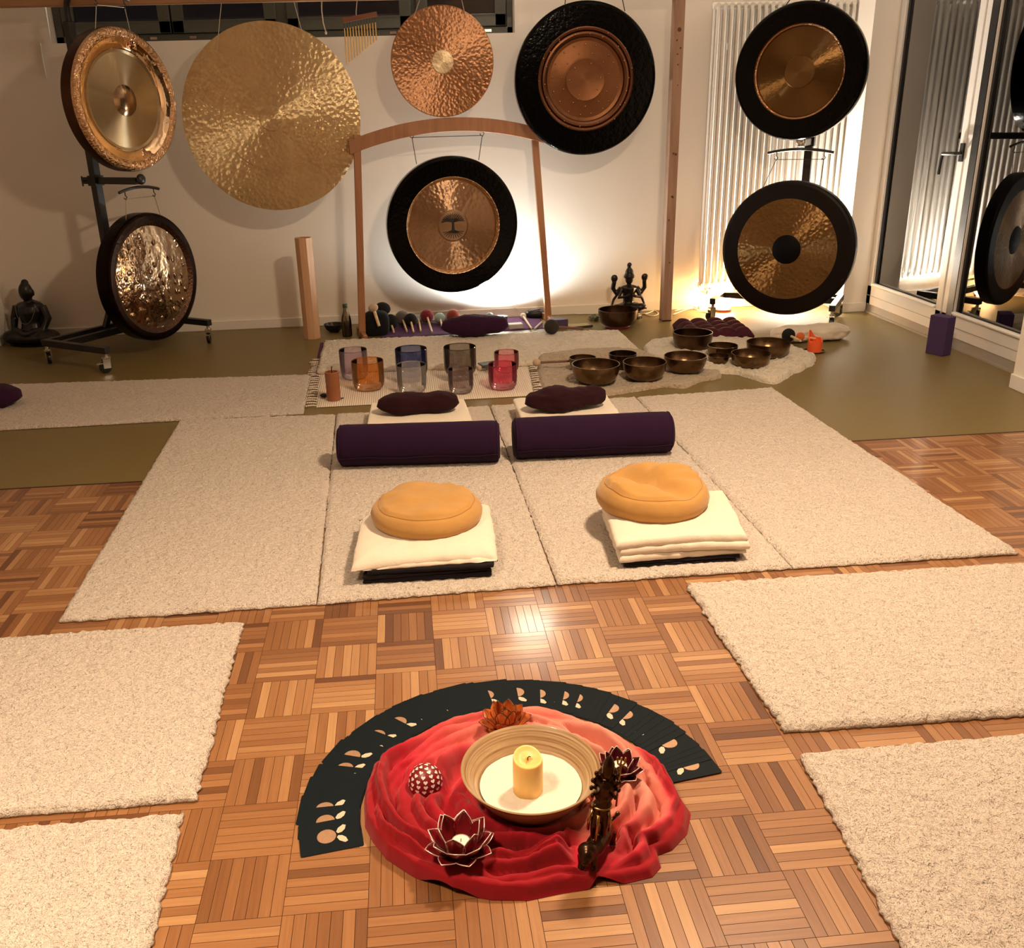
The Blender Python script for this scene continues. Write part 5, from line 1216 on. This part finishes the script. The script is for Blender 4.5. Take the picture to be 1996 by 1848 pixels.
# ---- red egg with white hearts
hd = thing('heart_egg', 'dark red dome dotted with white hearts resting in the scarf folds', 'ornament', HD)
a_, b_ = .037, .040
part('dome', MB().ell((0, 0, .008), (a_, a_, b_), 36, 20), plain('egg_red', (.20, .008, .014), .4), hd, 180)
hm = MB(); heart = []
for k in range(14):
    q = 2*PI*k/14; heart.append((.016*math.sin(q)**3, .013*math.cos(q)-.005*math.cos(2*q)-.002*math.cos(3*q)-.001*math.cos(4*q)))
for rI, (el, n) in enumerate(((.05, 15), (.32, 14), (.58, 12), (.84, 9), (1.1, 6), (1.36, 3))):
    for k in range(n):
        q = 2*PI*(k+.5*(rI % 2))/n; d = Vector((math.cos(el)*math.cos(q), math.cos(el)*math.sin(q), math.sin(el)))
        P_ = Vector((d.x*a_, d.y*a_, .008+d.z*b_))*1.0; up = Vector((0, 0, 1))-d*d.z; up = up.normalized() if up.length > .01 else Vector((1, 0, 0)); rt_ = up.cross(d)
        hm.add([P_+d*.0006+rt_*x*.30+up*y*.30 for x, y in heart], [tuple(range(14))[::-1]])
part('hearts', hm, plain('heart_white', (.78, .66, .62), .4), hd)['kind'] = 'stuff'
# ---- bronze figure standing on a lion
M_BRZ = plain('dark_bronze', (.060, .030, .015), .28, .85, var=.6, vs=40)
M_GLD = plain('gilt_bronze', (.45, .27, .10), .25, 1)
fg = thing('lion_figure', 'slim dark bronze goddess figure standing on a lion beside the bowl', 'figurine', ST, -.25); fg.scale = (.95, .95, .93)
mb = MB()
mb.tube([(-.012, -.035, .03), (0, -.01, .034), (.012, .02, .036), (.02, .045, .034)], [.017, .021, .021, .018], 12)     # lion body
mb.ell((-.016, -.048, .042), (.016, .017, .018)).ell((-.018, -.06, .036), (.009, .010, .008)).ell((-.016, -.040, .048), (.020, .015, .017))
for x, y in ((-.026, -.035), (.0, -.035), (.006, .04), (.034, .04)): mb.tube([(x, y, .03), (x, y-.004, .012), (x, y-.010, .003)], [.009, .007, .008], 8)
mb.tube([(.02, .05, .04), (.035, .06, .05), (.04, .052, .068)], [.005, .004, .006], 6)
mb.tube([(-.006, -.006, .05), (-.008, -.010, .085), (-.004, -.002, .12)], [.007, .0085, .011], 8).tube([(.012, .004, .05), (.012, -.004, .085), (.008, 0, .12)], [.007, .0085, .011], 8)
mb.ell((.002, 0, .128), (.020, .014, .016)).tube([(.002, 0, .13), (.002, 0, .155), (.003, .0, .175), (.004, 0, .188)], [.013, .011, .016, .010], 10)
mb.ell((.004, -.002, .207), (.0115, .0115, .015)).lathe([(0, .214), (.013, .214), (.012, .226), (.007, .238), (0, .248)], 12, M=Matrix.Translation((.004, 0, 0)))
rr = random.Random(2)
for s in (-1, 1):
    for k, (dx, dz) in enumerate(((.021, .205), (.026, .188), (.027, .170), (.023, .152))):
        mb.tube([(.003+s*.013, 0, .178), (.003+s*dx*.75, .002+.004*k, dz-.018+.004*k), (.003+s*dx, -.006, dz)], [.0055, .0045, .004], 6).ell((.003+s*dx, -.008, dz+.002), (.005, .005, .006), 8, 6)
for k in range(14): mb.ell((.003+rr.uniform(-.02, .02), -.010, .125+rr.random()*.07), (.003, .003, .004), 6, 4)
mb.ell((.006, .01, .185), (.024, .012, .030)).ell((.004, .004, .15), (.020, .013, .022))
for v_ in range(len(mb.v)): x, y, z = mb.v[v_]; mb.v[v_] = (x+.10*max(0, z-.03), y, z*1.06)
fused('figure', mb, M_BRZ, fg, .0022, 2)
sk = MB().tube([(.006, -.015, .122), (.004, -.022, .095), (.001, -.022, .065), (-.002, -.02, .052)], [.008, .006, .0055, .004], 8, flat=.5)
for s in (-1, 1): sk.tube([(.01+s*.016, -.008, .128), (.008+s*.022, -.012, .10), (.006+s*.021, -.010, .078)], [.004, .0035, .003], 6)
part('gilt_sash', sk, M_GLD, fg, 180)
part('girdle', MB().tube([(.012+.019*math.cos(q), .014*math.sin(q), .134) for q in [2*PI*k/20 for k in range(20)]], .0028, 6, True), M_GLD, fg, 180)
part('trident', MB().tube([(.040, -.006, .14), (.044, -.006, .20), (.048, -.006, .262)], .0022, 6).tube([(.040, -.006, .262), (.041, -.006, .246), (.047, -.006, .240), (.054, -.006, .247), (.056, -.006, .262)], .002, 6), M_GLD, fg, 180)
